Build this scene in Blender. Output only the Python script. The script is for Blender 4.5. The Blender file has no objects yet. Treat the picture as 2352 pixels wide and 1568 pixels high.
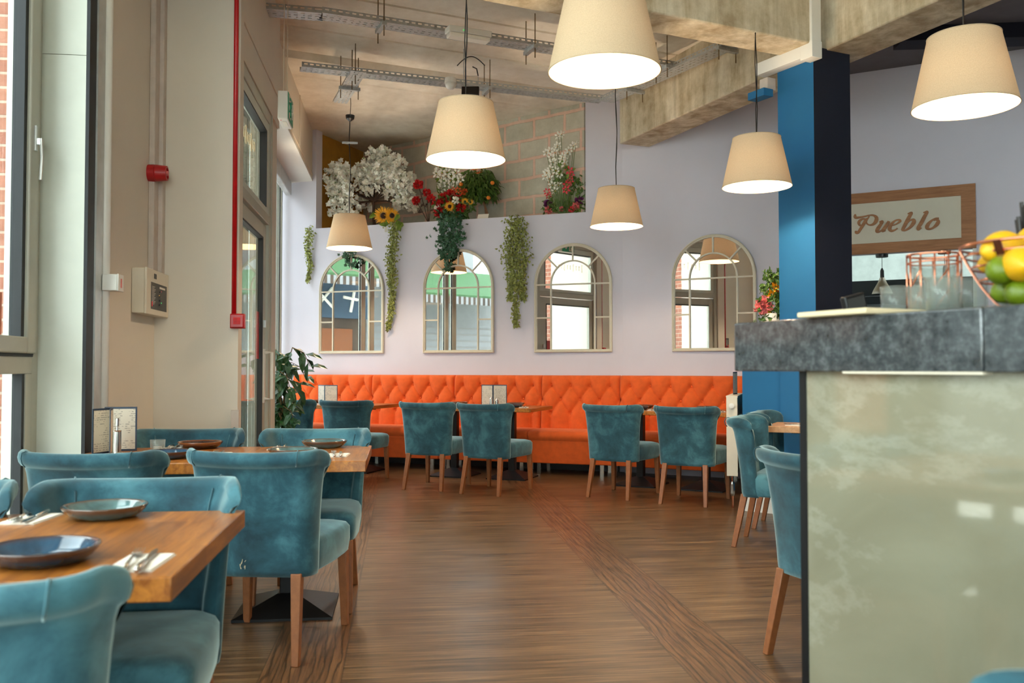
import bpy, bmesh, math, random
from mathutils import Vector, Matrix, noise
R = math.radians; PI = math.pi
sc = bpy.context.scene
COL = sc.collection

# ---------------------------------------------------------------- camera, sky, exposure
FPX, HZ, YAW, EYE = 2080.0, 844.0, R(7), 1.18
PIT = math.atan((HZ - 784) / FPX)
cam_d = bpy.data.cameras.new('camera'); cam = bpy.data.objects.new('camera', cam_d); COL.objects.link(cam)
cam.location = (0, 0, EYE); cam.rotation_euler = (PI / 2 + PIT, 0, -YAW)
cam_d.sensor_width = 36; cam_d.lens = FPX / 2352 * 36; cam_d.clip_start = 0.05
cam_d.dof.use_dof = True; cam_d.dof.focus_distance = 6.5; cam_d.dof.aperture_fstop = 4.0
sc.camera = cam
sc.view_settings.view_transform = 'Standard'; sc.view_settings.look = 'None'
sc.view_settings.gamma = 1.0; sc.view_settings.use_curve_mapping = False
sc.view_settings.exposure = EXPO = 0.4
try:
    sc.cycles.use_denoising = True
    sc.cycles.max_bounces = 8; sc.cycles.diffuse_bounces = 5; sc.cycles.glossy_bounces = 4
    sc.cycles.transmission_bounces = 6; sc.cycles.transparent_max_bounces = 12
    sc.cycles.sample_clamp_indirect = 6.0; sc.cycles.caustics_reflective = False; sc.cycles.caustics_refractive = False
except Exception: pass
wd = bpy.data.worlds.new('overcast_sky'); sc.world = wd; wd.use_nodes = True
SKY = 7.8
bg = wd.node_tree.nodes['Background']; bg.inputs[0].default_value = (0.90, 0.96, 1.0, 1); bg.inputs[1].default_value = SKY

# pixel of the photograph -> point on a real plane
FW = Vector((math.sin(YAW) * math.cos(PIT), math.cos(YAW) * math.cos(PIT), math.sin(PIT)))
RT = Vector((math.cos(YAW), -math.sin(YAW), 0)); UP = RT.cross(FW); EYEP = Vector((0, 0, EYE))
def ray(x, y): return FW + RT * ((x - 1176) / FPX) + UP * ((784 - y) / FPX)
def at_z(x, y, z): d = ray(x, y); return EYEP + d * ((z - EYE) / d.z)
def at_x(x, y, X): d = ray(x, y); return EYEP + d * (X / d.x)
def at_y(x, y, Y): d = ray(x, y); return EYEP + d * (Y / d.y)
def at_pl(x, y, P, n):
    d = ray(x, y); return EYEP + d * (((P[0]) * n[0] + P[1] * n[1]) / (d.x * n[0] + d.y * n[1]))
V = lambda *a: Vector(a)

# ---------------------------------------------------------------- nodes and materials
class NT:
    def __init__(s, name):
        m = bpy.data.materials.new(name); m.use_nodes = True; s.m = m; s.t = m.node_tree
        s.b = s.t.nodes['Principled BSDF']; s.out = s.t.nodes['Material Output']
        s.L = s.t.links.new
    def n(s, typ, **kw):
        o = s.t.nodes.new(typ)
        for k, v in kw.items():
            if hasattr(o, k): setattr(o, k, v)
            else: o.inputs[k.replace('_', ' ')].default_value = v
        return o
    def coord(s, kind='Object', scale=(1, 1, 1), rnd=False, rot=(0, 0, 0)):
        tc = s.n('ShaderNodeTexCoord'); mp = s.n('ShaderNodeMapping')
        mp.inputs['Scale'].default_value = scale; mp.inputs['Rotation'].default_value = rot
        s.L(tc.outputs[kind], mp.inputs['Vector'])
        if rnd:
            oi = s.n('ShaderNodeObjectInfo'); mm = s.n('ShaderNodeMath', operation='MULTIPLY'); mm.inputs[1].default_value = 37
            s.L(oi.outputs['Random'], mm.inputs[0]); s.L(mm.outputs[0], mp.inputs['Location'])
        return mp.outputs['Vector']
    def noise(s, vec, scale=5, detail=4, rough=.5, dist=0):
        o = s.n('ShaderNodeTexNoise'); o.inputs['Scale'].default_value = scale; o.inputs['Detail'].default_value = detail
        o.inputs['Roughness'].default_value = rough; o.inputs['Distortion'].default_value = dist
        s.L(vec, o.inputs['Vector']); return o.outputs['Fac']
    def ramp(s, fac, stops, interp='LINEAR'):
        o = s.n('ShaderNodeValToRGB'); cr = o.color_ramp; cr.interpolation = interp
        while len(cr.elements) < len(stops): cr.elements.new(.5)
        for e, (p, c) in zip(cr.elements, stops): e.position = p; e.color = (*c, 1) if len(c) == 3 else c
        s.L(fac, o.inputs[0]); return o.outputs[0]
    def mix(s, fac, a, b, mode='MIX'):
        o = s.n('ShaderNodeMix', data_type='RGBA', blend_type=mode)
        for v, i in ((fac, 0), (a, 6), (b, 7)):
            if isinstance(v, (int, float)): o.inputs[i].default_value = v
            elif isinstance(v, tuple): o.inputs[i].default_value = (*v, 1)
            else: s.L(v, o.inputs[i])
        return o.outputs[2]
    def math(s, op, a, b=0):
        o = s.n('ShaderNodeMath', operation=op)
        for v, i in ((a, 0), (b, 1)):
            if isinstance(v, (int, float)): o.inputs[i].default_value = v
            else: s.L(v, o.inputs[i])
        return o.outputs[0]
    def bump(s, h, strength=.3, dist=.01):
        o = s.n('ShaderNodeBump'); o.inputs['Strength'].default_value = strength; o.inputs['Distance'].default_value = dist
        s.L(h, o.inputs['Height']); s.L(o.outputs[0], s.b.inputs['Normal'])
    def set(s, color=None, rough=None, metal=None, **kw):
        def p(nm, v):
            if isinstance(v, (int, float)): s.b.inputs[nm].default_value = v
            elif isinstance(v, tuple): s.b.inputs[nm].default_value = (*v, 1) if len(v) == 3 else v
            else: s.L(v, s.b.inputs[nm])
        if color is not None: p('Base Color', color)
        if rough is not None: p('Roughness', rough)
        if metal is not None: p('Metallic', metal)
        for k, v in kw.items(): p(k.replace('_', ' '), v)
        return s
def srgb(r, g, b):
    f = lambda c: (c / 255 / 12.92) if c / 255 <= .04045 else ((c / 255 + .055) / 1.055) ** 2.4
    return (f(r), f(g), f(b))
MT = {}
def mk(name, color, rough=.6, metal=0., var=.06, scale=8., bump=0., bs=60., **kw):
    t = NT(name); v = t.coord(rnd=True); f = t.noise(v, scale, 5, .6)
    lo = tuple(max(0, c * (1 - var * 2)) for c in color); hi = tuple(min(1, c * (1 + var * 2)) for c in color)
    t.set(t.ramp(f, [(.3, lo), (.7, hi)]), rough, metal, **kw)
    if bump: t.bump(t.noise(v, bs, 4), bump, .004)
    MT[name] = t.m; return t.m

mk('paint_lavender', srgb(214, 211, 222), .7, var=.015, scale=1.5, bump=.12, bs=140)
mk('paint_beige', srgb(214, 204, 188), .6, var=.015, scale=1.5, bump=.08, bs=140)
mk('paint_white', srgb(222, 220, 212), .5, var=.01)
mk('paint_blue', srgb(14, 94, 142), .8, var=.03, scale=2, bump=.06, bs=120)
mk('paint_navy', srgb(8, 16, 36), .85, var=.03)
mk('paint_dark_grey', srgb(92, 90, 94), .8, var=.04)
mk('frame_grey', srgb(176, 176, 162), .4, var=.02)
mk('panel_pale', srgb(198, 202, 190), .45, var=.015)
mk('gasket', srgb(22, 26, 30), .6)
mk('metal_edge', srgb(190, 190, 186), .35, .6)
mk('white_plastic', srgb(225, 222, 214), .35, var=.01)
mk('cream_plastic', srgb(214, 204, 184), .4, var=.01)
mk('red_plastic', srgb(170, 18, 24), .35)
mk('red_pipe', srgb(176, 6, 16), .35)
mk('black_metal', srgb(22, 22, 24), .45, .3)
mk('black_plastic', srgb(14, 14, 16), .4)
mk('steel', srgb(200, 196, 188), .22, 1., var=.02)
mk('galvanised', srgb(176, 180, 180), .45, .55, var=.08, scale=30)
mk('copper', srgb(226, 150, 118), .22, 1., var=.02)
mk('mirror_frame', srgb(212, 205, 184), .5, var=.02)
mk('orange_velvet', srgb(228, 96, 30), .85, var=.05, scale=14, bump=.15, bs=400, Sheen_Weight=.3, Sheen_Tint=(1., .6, .3, 1))
mk('leg_wood', srgb(140, 84, 46), .45, var=.08, scale=30)
mk('paper', srgb(236, 230, 218), .8, var=.01)
mk('paper_cream', srgb(226, 208, 170), .8, var=.02)
mk('navy_leather', srgb(34, 52, 74), .45)
mk('lemon', srgb(236, 178, 20), .38, var=.04, bump=.3, bs=200, Subsurface_Weight=.1)
mk('lime', srgb(96, 116, 10), .35, var=.12, scale=20, bump=.25, bs=200)
mk('orange_fruit', srgb(236, 130, 30), .4)
mk('straw', srgb(38, 32, 28), .4)
mk('leaf_dark', srgb(36, 74, 34), .4, var=.25, scale=25)
mk('leaf_mid', srgb(74, 104, 38), .45, var=.25, scale=25)
mk('leaf_bright', srgb(112, 140, 48), .5, var=.2, scale=25)
mk('ivy', srgb(44, 88, 56), .4, var=.25, scale=30)
mk('leaf_variegated', srgb(138, 144, 74), .6, var=.4, scale=45)
mk('stem', srgb(112, 90, 56), .7)
mk('twig', srgb(70, 48, 36), .8)
mk('stem_green', srgb(96, 120, 60), .6)
mk('petal_white', srgb(252, 247, 234), .7, var=.03, scale=40, Subsurface_Weight=.05)
mk('petal_red', srgb(196, 16, 18), .6, var=.15, scale=40)
mk('petal_yellow', srgb(240, 170, 20), .6, var=.08, scale=40)
mk('petal_pink', srgb(226, 120, 116), .6, var=.12, scale=40)
mk('petal_coral', srgb(220, 60, 70), .6, var=.15, scale=40)
mk('petal_purple', srgb(96, 26, 84), .6, var=.25, scale=40)
mk('petal_orange', srgb(226, 104, 50), .6, var=.15, scale=40)
mk('seed_brown', srgb(52, 30, 18), .9, bump=.5, bs=300)
mk('pot_white', srgb(220, 215, 205), .5)
mk('pot_black', srgb(30, 30, 32), .6)
mk('awning_green', srgb(66, 104, 62), .8)
mk('render_white', srgb(150, 152, 152), .85, var=.03)
mk('sign_blue', srgb(66, 88, 106), .7)
mk('shop_brown', srgb(84, 70, 56), .8, var=.15, scale=2)
mk('yellow_board', srgb(190, 136, 50), .7, var=.1, scale=3)
mk('board_edge', srgb(206, 160, 120), .7)
mk('sign_white', srgb(214, 208, 190), .7, var=.01)
mk('orange_card', srgb(214, 128, 96), .6)
mk('hood_black', srgb(22, 26, 26), .3, .4)
mk('kitchen_white', srgb(206, 216, 210), .4)
mk('wood_shade', srgb(120, 108, 84), .6)
mk('exit_green', srgb(20, 150, 110), .4)
mk('flesh_trunk', srgb(150, 110, 80), .8)
mk('display_glow', srgb(60, 60, 58), .5)
mk('trunk_pink', srgb(196, 182, 170), .5)
mk('concrete_kerb', srgb(150, 146, 140), .9)

def velvet():
    t = NT('teal_velvet'); v = t.coord(rnd=True)
    a = t.noise(v, 7, 7, .66, .35); a2 = t.noise(t.coord(scale=(1, 1, .45), rnd=True), 2.6, 3, .5, .6); a = t.math('ADD', t.math('MULTIPLY', a, .55), t.math('MULTIPLY', a2, .45)); c1 = t.ramp(a, [(.38, srgb(18, 52, 64)), (.5, srgb(34, 80, 93)), (.62, srgb(68, 118, 130))])
    t.set(c1, .85, 0, Sheen_Weight=.75, Sheen_Roughness=.4, Sheen_Tint=(.66, .88, .88, 1))
    t.bump(t.noise(v, 350, 2), .12, .003); MT['teal_velvet'] = t.m
velvet()
def wood(name, a, b, scale=(14, 1.2, 14), rough=.3, blocks=True, coat=.3, bumpk=.04):
    t = NT(name); v = t.coord(scale=scale, rnd=True); f = t.noise(v, 3, 8, .65, .6)
    col = t.ramp(f, [(.3, a), (.7, b)])
    if blocks:
        tc = t.n('ShaderNodeTexCoord'); sx = t.n('ShaderNodeSeparateXYZ'); t.L(tc.outputs['Object'], sx.inputs[0])
        ry = t.math('FLOOR', t.math('MULTIPLY', sx.outputs[0], 9.5)); rx = t.math('FLOOR', t.math('ADD', t.math('MULTIPLY', sx.outputs[1], 2.1), t.math('MULTIPLY', ry, .37)))
        cb = t.n('ShaderNodeCombineXYZ'); t.L(rx, cb.inputs[0]); t.L(ry, cb.inputs[1]); wn = t.n('ShaderNodeTexWhiteNoise'); t.L(cb.outputs[0], wn.inputs['Vector'])
        col = t.mix(.75, col, t.ramp(wn.outputs['Value'], [(0, (.48, .42, .36)), (.5, (.82, .78, .74)), (1, (1, 1, 1))]), 'MULTIPLY')
    t.set(col, rough, 0, Coat_Weight=coat, Coat_Roughness=.12); t.bump(f, bumpk, .003); MT[name] = t.m
wood('table_wood', srgb(138, 76, 26), srgb(208, 134, 54), rough=.32, coat=.22)
wood('pale_wood', srgb(170, 122, 80), srgb(204, 158, 112), rough=.45, blocks=False, coat=.1)
wood('sign_oak', srgb(140, 92, 56), srgb(178, 124, 80), scale=(1.2, 14, 14), rough=.6, blocks=False, coat=0)
def floor_mat():
    t = NT('vinyl_plank_floor'); t1 = t.n('ShaderNodeTexCoord'); sx = t.n('ShaderNodeSeparateXYZ'); t.L(t1.outputs['Object'], sx.inputs[0])
    def band(lo, hi):
        a = t.math('GREATER_THAN', sx.outputs[0], lo); b = t.math('LESS_THAN', sx.outputs[0], hi); return t.math('MULTIPLY', a, b)
    m = t.math('ADD', band(-.53, -.22), band(1.105, 1.4))
    edge = t.math('ADD', t.math('ADD', band(-.534, -.528), band(-.222, -.216)), t.math('ADD', band(1.102, 1.108), band(1.398, 1.404)))
    seam = t.math('ADD', band(-.377, -.373), band(1.25, 1.254))
    va = t.coord(scale=(.7, 30, 1)); vb = t.coord(scale=(26, .8, 1))
    g1 = t.noise(va, 3.2, 8, .68, 0); g1b = t.noise(t.coord(scale=(.5, 7, 1)), 2, 4, .6)
    g2 = t.noise(vb, 2.2, 9, .72, 0)
    st = [(.38, srgb(38, 25, 15)), (.47, srgb(84, 60, 38)), (.54, srgb(112, 84, 56)), (.64, srgb(146, 114, 78))]
    ga = t.math('ADD', t.math('MULTIPLY', g1, .72), t.math('MULTIPLY', g1b, .28))
    wv = t.n('ShaderNodeTexWave', wave_type='BANDS', bands_direction='X'); wv.inputs['Scale'].default_value = 9; wv.inputs['Distortion'].default_value = 9; wv.inputs['Detail'].default_value = 4; wv.inputs['Detail Scale'].default_value = 1.4
    t.L(t.coord(scale=(1, .12, 1)), wv.inputs['Vector']); wl = t.ramp(wv.outputs['Fac'], [(0, (1, 1, 1)), (.22, (0, 0, 0))])
    c = t.mix(m, t.ramp(ga, st), t.ramp(g2, [(.34, srgb(44, 28, 16)), (.48, srgb(98, 66, 40)), (.64, srgb(130, 92, 58))]))
    c = t.mix(t.math('MULTIPLY', t.math('MULTIPLY', wl, m), .8), c, srgb(44, 28, 16))
    c = t.mix(t.math('MULTIPLY', t.math('ADD', edge, t.math('MULTIPLY', seam, .5)), .55), c, srgb(50, 36, 26))
    rr = t.ramp(t.noise(t.coord(), 2.5, 3), [(.3, (.30,) * 3), (.7, (.38,) * 3)])
    t.set(c, rr, 0); t.b.inputs['Specular IOR Level'].default_value = .4
    t.bump(t.mix(m, g1, g2), .10, .002); MT['floor'] = t.m
floor_mat()
def concrete(name, a, b, c, stretch=(1, 1, 1), boards=0):
    t = NT(name); v = t.coord(scale=stretch); f = t.noise(v, 1.1, 8, .62, .5); g = t.noise(t.coord(), 6, 6, .7)
    h = t.noise(t.coord(scale=(stretch[0], stretch[1], stretch[2])), .7, 3, .5, .4)
    col = t.ramp(f, [(.28, a), (.48, b), (.68, c)])
    col = t.mix(.35, col, t.ramp(g, [(.35, a), (.65, c)]))
    dark = t.ramp(h, [(.60, (0, 0, 0)), (.78, (1, 1, 1))])
    col = t.mix(t.math('MULTIPLY', dark, .45), col, tuple(x * .4 for x in a))
    t.set(col, .9, 0); t.bump(t.mix(.4, f, g), .35, .015); MT[name] = t.m
concrete('concrete_ceiling', srgb(196, 184, 164), srgb(226, 216, 198), srgb(238, 231, 217), (1.4, .6, 1))
concrete('concrete_beam', srgb(132, 112, 82), srgb(182, 168, 138), srgb(222, 213, 190), (5.5, 5.5, .6))
def blocks(name, c1, c2, mortar, bw, bh, ms, rot=False, bumpk=.5):
    t = NT(name); tc = t.n('ShaderNodeTexCoord'); sx = t.n('ShaderNodeSeparateXYZ'); t.L(tc.outputs['Object'], sx.inputs[0])
    cb = t.n('ShaderNodeCombineXYZ')
    wob = t.noise(t.coord(), 4, 3)
    t.L(t.math('ADD', t.math('ADD', sx.outputs[0], sx.outputs[1]), t.math('MULTIPLY', wob, .02)), cb.inputs[0])
    t.L(t.math('ADD', sx.outputs[2], t.math('MULTIPLY', t.noise(t.coord(), 2.2, 3), .06 if ms > .012 else .0)), cb.inputs[1])
    br = t.n('ShaderNodeTexBrick'); t.L(cb.outputs[0], br.inputs['Vector'])
    br.inputs['Scale'].default_value = 1; br.inputs['Brick Width'].default_value = bw; br.inputs['Row Height'].default_value = bh
    br.inputs['Mortar Size'].default_value = ms; br.inputs['Mortar Smooth'].default_value = .3
    br.inputs['Color1'].default_value = (*c1, 1); br.inputs['Color2'].default_value = (*c2, 1); br.inputs['Mortar'].default_value = (*mortar, 1)
    g = t.noise(t.coord(), 7, 6, .7); col = t.mix(.5, br.outputs[0], t.ramp(g, [(.3, (.25,) * 3), (.7, (.8,) * 3)]), 'SOFT_LIGHT')
    t.set(col, .9, 0); t.bump(t.math('ADD', t.math('MULTIPLY', br.outputs['Fac'], -.6), g), bumpk, .02); MT[name] = t.m
blocks('block_wall', srgb(178, 174, 156), srgb(196, 190, 172), srgb(218, 182, 162), .46, .235, .022)
blocks('red_brick', srgb(150, 92, 74), srgb(164, 108, 88), srgb(178, 154, 138), .225, .075, .008)
blocks('paving', srgb(220, 214, 204), srgb(230, 225, 215), srgb(180, 176, 168), .4, .4, .006, bumpk=.1)
def stone():
    t = NT('granite_grey'); v = t.coord(); f = t.noise(v, 34, 8, .75, .1); g = t.noise(v, 7, 5)
    c = t.ramp(f, [(.36, srgb(24, 29, 32)), (.5, srgb(62, 67, 70)), (.66, srgb(108, 112, 114))])
    c = t.mix(t.math('MULTIPLY', g, .5), c, srgb(70, 78, 82))
    t.set(c, .10, 0); t.b.inputs['IOR'].default_value = 1.8; MT['granite_grey'] = t.m
    t = NT('marble_sage'); f = t.noise(v2 := t.coord(), 2.2, 8, .62, .7); g = t.noise(t.coord(scale=(1, 1, 1.6), rot=(0, R(50), 0)), 1.3, 8, .7, .2)
    c = t.ramp(f, [(.3, srgb(126, 121, 100)), (.55, srgb(138, 134, 113)), (.75, srgb(152, 149, 128))])
    vein = t.ramp(t.math('ABSOLUTE', t.math('SUBTRACT', g, .5)), [(0, (1, 1, 1)), (.035, (0, 0, 0))])
    c = t.mix(t.math('MULTIPLY', t.math('MULTIPLY', vein, f), .22), c, srgb(214, 216, 204))
    t.set(c, .05, 0); t.b.inputs['IOR'].default_value = 2.0; MT['marble_sage'] = t.m
stone()
def glaze(name, inner, rimc):
    t = NT(name); v = t.coord(rnd=True); f = t.noise(v, 9, 5, .6, .8)
    ge = t.n('ShaderNodeTexCoord'); sx = t.n('ShaderNodeSeparateXYZ'); t.L(ge.outputs['Object'], sx.inputs[0])
    rr = t.math('SQRT', t.math('ADD', t.math('MULTIPLY', sx.outputs[0], sx.outputs[0]), t.math('MULTIPLY', sx.outputs[1], sx.outputs[1])))
    m = t.ramp(rr, [(.100, (0, 0, 0)), (.110, (1, 1, 1))])
    c = t.mix(m, t.ramp(f, [(.35, tuple(x * .45 for x in inner)), (.65, inner)]), rimc)
    t.set(c, .1, 0, Coat_Weight=.6, Coat_Roughness=.05); MT[name] = t.m
glaze('glaze_blue', srgb(38, 82, 112), srgb(70, 44, 34)); glaze('glaze_teal', srgb(92, 126, 128), srgb(88, 62, 44)); glaze('glaze_brown', srgb(66, 46, 44), srgb(120, 70, 36))
def glass(name, tint=(1, 1, 1), refl=.9, milk=0):
    t = NT(name); t.t.nodes.remove(t.b)
    tr = t.n('ShaderNodeBsdfTransparent'); tr.inputs[0].default_value = (*tint, 1)
    gl = t.n('ShaderNodeBsdfGlossy'); gl.inputs['Roughness'].default_value = .02; gl.inputs[0].default_value = (refl, refl, refl, 1)
    lw = t.n('ShaderNodeLayerWeight'); lw.inputs[0].default_value = .5; mx = t.n('ShaderNodeMixShader')
    t.L(t.math('ADD', t.math('MULTIPLY', t.math('POWER', lw.outputs['Facing'], 5), .7), .035), mx.inputs[0]); t.L(tr.outputs[0], mx.inputs[1]); t.L(gl.outputs[0], mx.inputs[2]); last = mx
    if milk:
        df = t.n('ShaderNodeBsdfTranslucent'); df.inputs[0].default_value = (.8, .86, .84, 1); dd = t.n('ShaderNodeBsdfDiffuse'); dd.inputs[0].default_value = (.8, .86, .84, 1); m1 = t.n('ShaderNodeMixShader'); m1.inputs[0].default_value = .5; t.L(df.outputs[0], m1.inputs[1]); t.L(dd.outputs[0], m1.inputs[2])
        m2 = t.n('ShaderNodeMixShader'); m2.inputs[0].default_value = milk; t.L(mx.outputs[0], m2.inputs[1]); t.L(m1.outputs[0], m2.inputs[2]); last = m2
    t.L(last.outputs[0], t.out.inputs[0])
    MT[name] = t.m
glass('pane_glass', (.86, .9, .88)); glass('tinted_glass', (.70, .73, .73)); glass('drinking_glass', (.92, .95, .94), milk=.14)
t = NT('mirror_silver'); t.set((.92, .93, .93), .01, 1.); MT['mirror_silver'] = t.m
def shade_mat():
    t = NT('linen_shade'); t.t.nodes.remove(t.b); v = t.coord(); f = t.noise(v, 260, 2)
    c = t.ramp(f, [(.3, (.52, .40, .27)), (.7, (.61, .48, .33))])
    df = t.n('ShaderNodeBsdfDiffuse'); tl = t.n('ShaderNodeBsdfTranslucent'); mx = t.n('ShaderNodeMixShader'); mx.inputs[0].default_value = .010
    t.L(c, df.inputs[0]); tl.inputs[0].default_value = (.9, .6, .32, 1)
    t.L(df.outputs[0], mx.inputs[1]); t.L(tl.outputs[0], mx.inputs[2]); t.L(mx.outputs[0], t.out.inputs[0]); MT['linen_shade'] = t.m
shade_mat()
def emit(name, col, k):
    t = NT(name); t.set((0, 0, 0), .5, 0, Emission_Color=(*col, 1), Emission_Strength=k); MT[name] = t.m
emit('bulb', (1, .8, .55), 18); emit('led_green', (.1, .8, .2), .8); emit('led_red', (.8, .1, .1), .6); emit('led_amber', (.9, .5, .1), .6); emit('tube_lamp', (.9, 1, .97), 4)
def menu_mat():
    t = NT('printed_page'); tc = t.n('ShaderNodeTexCoord'); sx = t.n('ShaderNodeSeparateXYZ'); t.L(tc.outputs['Object'], sx.inputs[0])
    rows = t.math('GREATER_THAN', t.math('FRACT', t.math('MULTIPLY', sx.outputs[2], 95)), .62)
    ww = t.math('GREATER_THAN', t.noise(t.coord(scale=(60, 60, 95)), 1.6, 1), .5)
    blk = t.math('GREATER_THAN', t.noise(t.coord(scale=(14, 14, 16)), 1.3, 1), .47)
    ink = t.math('MULTIPLY', t.math('MULTIPLY', rows, ww), blk)
    t.set(t.mix(t.math('MULTIPLY', ink, .55), srgb(212, 202, 184), srgb(50, 50, 56)), .6, 0); MT['printed_page'] = t.m
menu_mat()

# ---------------------------------------------------------------- mesh building
class MB:
    def __init__(s): s.v = []; s.f = []
    def add(s, vs, fs):
        n = len(s.v); s.v += [tuple(x) for x in vs]; s.f += [tuple(n + i for i in f) for f in fs]; return s
    def box(s, x0, x1, y0, y1, z0, z1, mat=None):
        vs = [Vector(p) for p in ((x0, y0, z0), (x1, y0, z0), (x1, y1, z0), (x0, y1, z0), (x0, y0, z1), (x1, y0, z1), (x1, y1, z1), (x0, y1, z1))]
        if mat: vs = [mat @ p for p in vs]
        return s.add(vs, [(0, 3, 2, 1), (4, 5, 6, 7), (0, 1, 5, 4), (1, 2, 6, 5), (2, 3, 7, 6), (3, 0, 4, 7)])
    def prism(s, pts, z0, z1):
        a = sum(pts[i][0] * pts[(i + 1) % len(pts)][1] - pts[(i + 1) % len(pts)][0] * pts[i][1] for i in range(len(pts)))
        if a < 0: pts = pts[::-1]
        n = len(pts); vs = [(x, y, z0) for x, y in pts] + [(x, y, z1) for x, y in pts]
        return s.add(vs, [tuple(range(n - 1, -1, -1)), tuple(range(n, 2 * n))] + [(i, (i + 1) % n, n + (i + 1) % n, n + i) for i in range(n)])
    def lathe(s, prof, c=(0, 0, 0), seg=32, cap=True):
        vs = []; fs = []; n = len(prof)
        for i in range(seg):
            a = 2 * PI * i / seg
            for r, z in prof: vs.append((c[0] + r * math.cos(a), c[1] + r * math.sin(a), c[2] + z))
        for i in range(seg):
            j = (i + 1) % seg
            for k in range(n - 1): fs.append((i * n + k, j * n + k, j * n + k + 1, i * n + k + 1))
        if cap:
            for k in (0, n - 1):
                if prof[k][0] > 1e-5: fs.append(tuple(i * n + k for i in (range(seg) if k else range(seg - 1, -1, -1))))
        return s.add(vs, fs)
    def tube(s, pts, r, seg=8, closed=False, cap=True):
        pts = [Vector(p) for p in pts]; n = len(pts); rs = r if isinstance(r, (list, tuple)) else [r] * n
        vs = []; fs = []; up = None
        for i, p in enumerate(pts):
            if closed: d = pts[(i + 1) % n] - pts[i - 1]
            else: d = pts[min(i + 1, n - 1)] - pts[max(i - 1, 0)]
            d = d.normalized() if d.length > 1e-9 else Vector((0, 0, 1))
            if up is None: up = Vector((0, 0, 1)) if abs(d.z) < .9 else Vector((1, 0, 0))
            u = (up - d * up.dot(d)); u = u.normalized() if u.length > 1e-6 else d.orthogonal().normalized(); w = d.cross(u); up = u
            for k in range(seg):
                a = 2 * PI * k / seg; vs.append(p + (u * math.cos(a) + w * math.sin(a)) * rs[i])
        m = n if closed else n - 1
        for i in range(m):
            for k in range(seg):
                a = i * seg; b = ((i + 1) % n) * seg; fs.append((a + k, a + (k + 1) % seg, b + (k + 1) % seg, b + k))
        if cap and not closed: fs.append(tuple(range(seg - 1, -1, -1))); fs.append(tuple((n - 1) * seg + k for k in range(seg)))
        return s.add(vs, fs)
    def ribbon(s, pts, w, t, wx=(1, 0, 0)):     # flat band of width w (list) along pts, in the plane x-z, thickness t in y
        pts = [Vector(p) for p in pts]; n = len(pts); ws = w if isinstance(w, (list, tuple)) else [w] * n; vs = []; fs = []
        for i, p in enumerate(pts):
            d = (pts[min(i + 1, n - 1)] - pts[max(i - 1, 0)]); nn = Vector((-d.z, 0, d.x)); nn = nn.normalized() * ws[i] / 2 if nn.length > 1e-9 else Vector((0, 0, ws[i] / 2))
            for q, y in ((nn, -t), (-nn, -t), (-nn, 0), (nn, 0)): vs.append(p + q + Vector((0, y, 0)))
        for i in range(n - 1):
            for k in range(4): fs.append((i * 4 + k, i * 4 + (k + 1) % 4, i * 4 + 4 + (k + 1) % 4, i * 4 + 4 + k))
        fs += [(3, 2, 1, 0), tuple((n - 1) * 4 + k for k in range(4))]
        return s.add(vs, fs)
    def grid(s, P, closed_u=False):
        nu = len(P); nv = len(P[0]); vs = [q for row in P for q in row]; fs = []
        for i in range(nu if closed_u else nu - 1):
            for j in range(nv - 1):
                a = i; b = (i + 1) % nu; fs.append((a * nv + j, b * nv + j, b * nv + j + 1, a * nv + j + 1))
        return s.add(vs, fs)
    def leaf(s, p, d, n, L, W, fold=.25, curl=.2):
        d = d.normalized(); w = d.cross(n)
        if w.length < 1e-4: w = d.orthogonal()
        w.normalize(); n = w.cross(d); m = p + d * L * .5 + n * 0; t = p + d * L - n * L * curl; a = w * W / 2 + n * W * fold
        b = -w * W / 2 + n * W * fold
        return s.add([p, p + d * L * .35 + a, p + d * L * .75 + a * .7 - n * L * curl * .5, t, p + d * L * .75 + b * .7 - n * L * curl * .5, p + d * L * .35 + b, m],
                     [(0, 1, 6), (1, 2, 6), (2, 3, 6), (3, 4, 6), (4, 5, 6), (5, 0, 6)])
def obj(name, mb, mat, parent=None, loc=(0, 0, 0), rot=(0, 0, 0), smooth=False, bevel=0, sub=0, bseg=2):
    me = bpy.data.meshes.new(name); me.from_pydata(mb.v, [], mb.f); me.update()
    o = bpy.data.objects.new(name, me); COL.objects.link(o); o.location = loc; o.rotation_euler = rot
    mats = mat if isinstance(mat, (list, tuple)) else [mat]
    for m in mats: me.materials.append(MT[m])
    if smooth:
        for p in me.polygons: p.use_smooth = True
    if bevel:
        b = o.modifiers.new('bevel', 'BEVEL'); b.width = bevel; b.segments = bseg; b.limit_method = 'ANGLE'; b.angle_limit = R(40)
        for p in me.polygons: p.use_smooth = True
        try: me.set_sharp_from_angle(angle=R(50))
        except Exception: pass
    if sub:
        m = o.modifiers.new('sub', 'SUBSURF'); m.levels = sub; m.render_levels = sub
    if parent: o.parent = parent
    return o
def empty(name, loc=(0, 0, 0), rz=0, rot=None):
    o = bpy.data.objects.new(name, None); COL.objects.link(o); o.location = loc; o.rotation_euler = rot or (0, 0, rz); o.empty_display_size = .1
    return o
def tag(o, label, cat, group=None, kind=None):
    o['label'] = label; o['category'] = cat
    if group: o['group'] = group
    if kind: o['kind'] = kind
    return o
def struct(o): o['kind'] = 'structure'; return o
def copy_tree(o, parent=None):
    c = o.copy(); COL.objects.link(c); c.parent = parent
    for ch in [x for x in COL.objects if x.parent == o]: copy_tree(ch, c)
    return c
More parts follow.
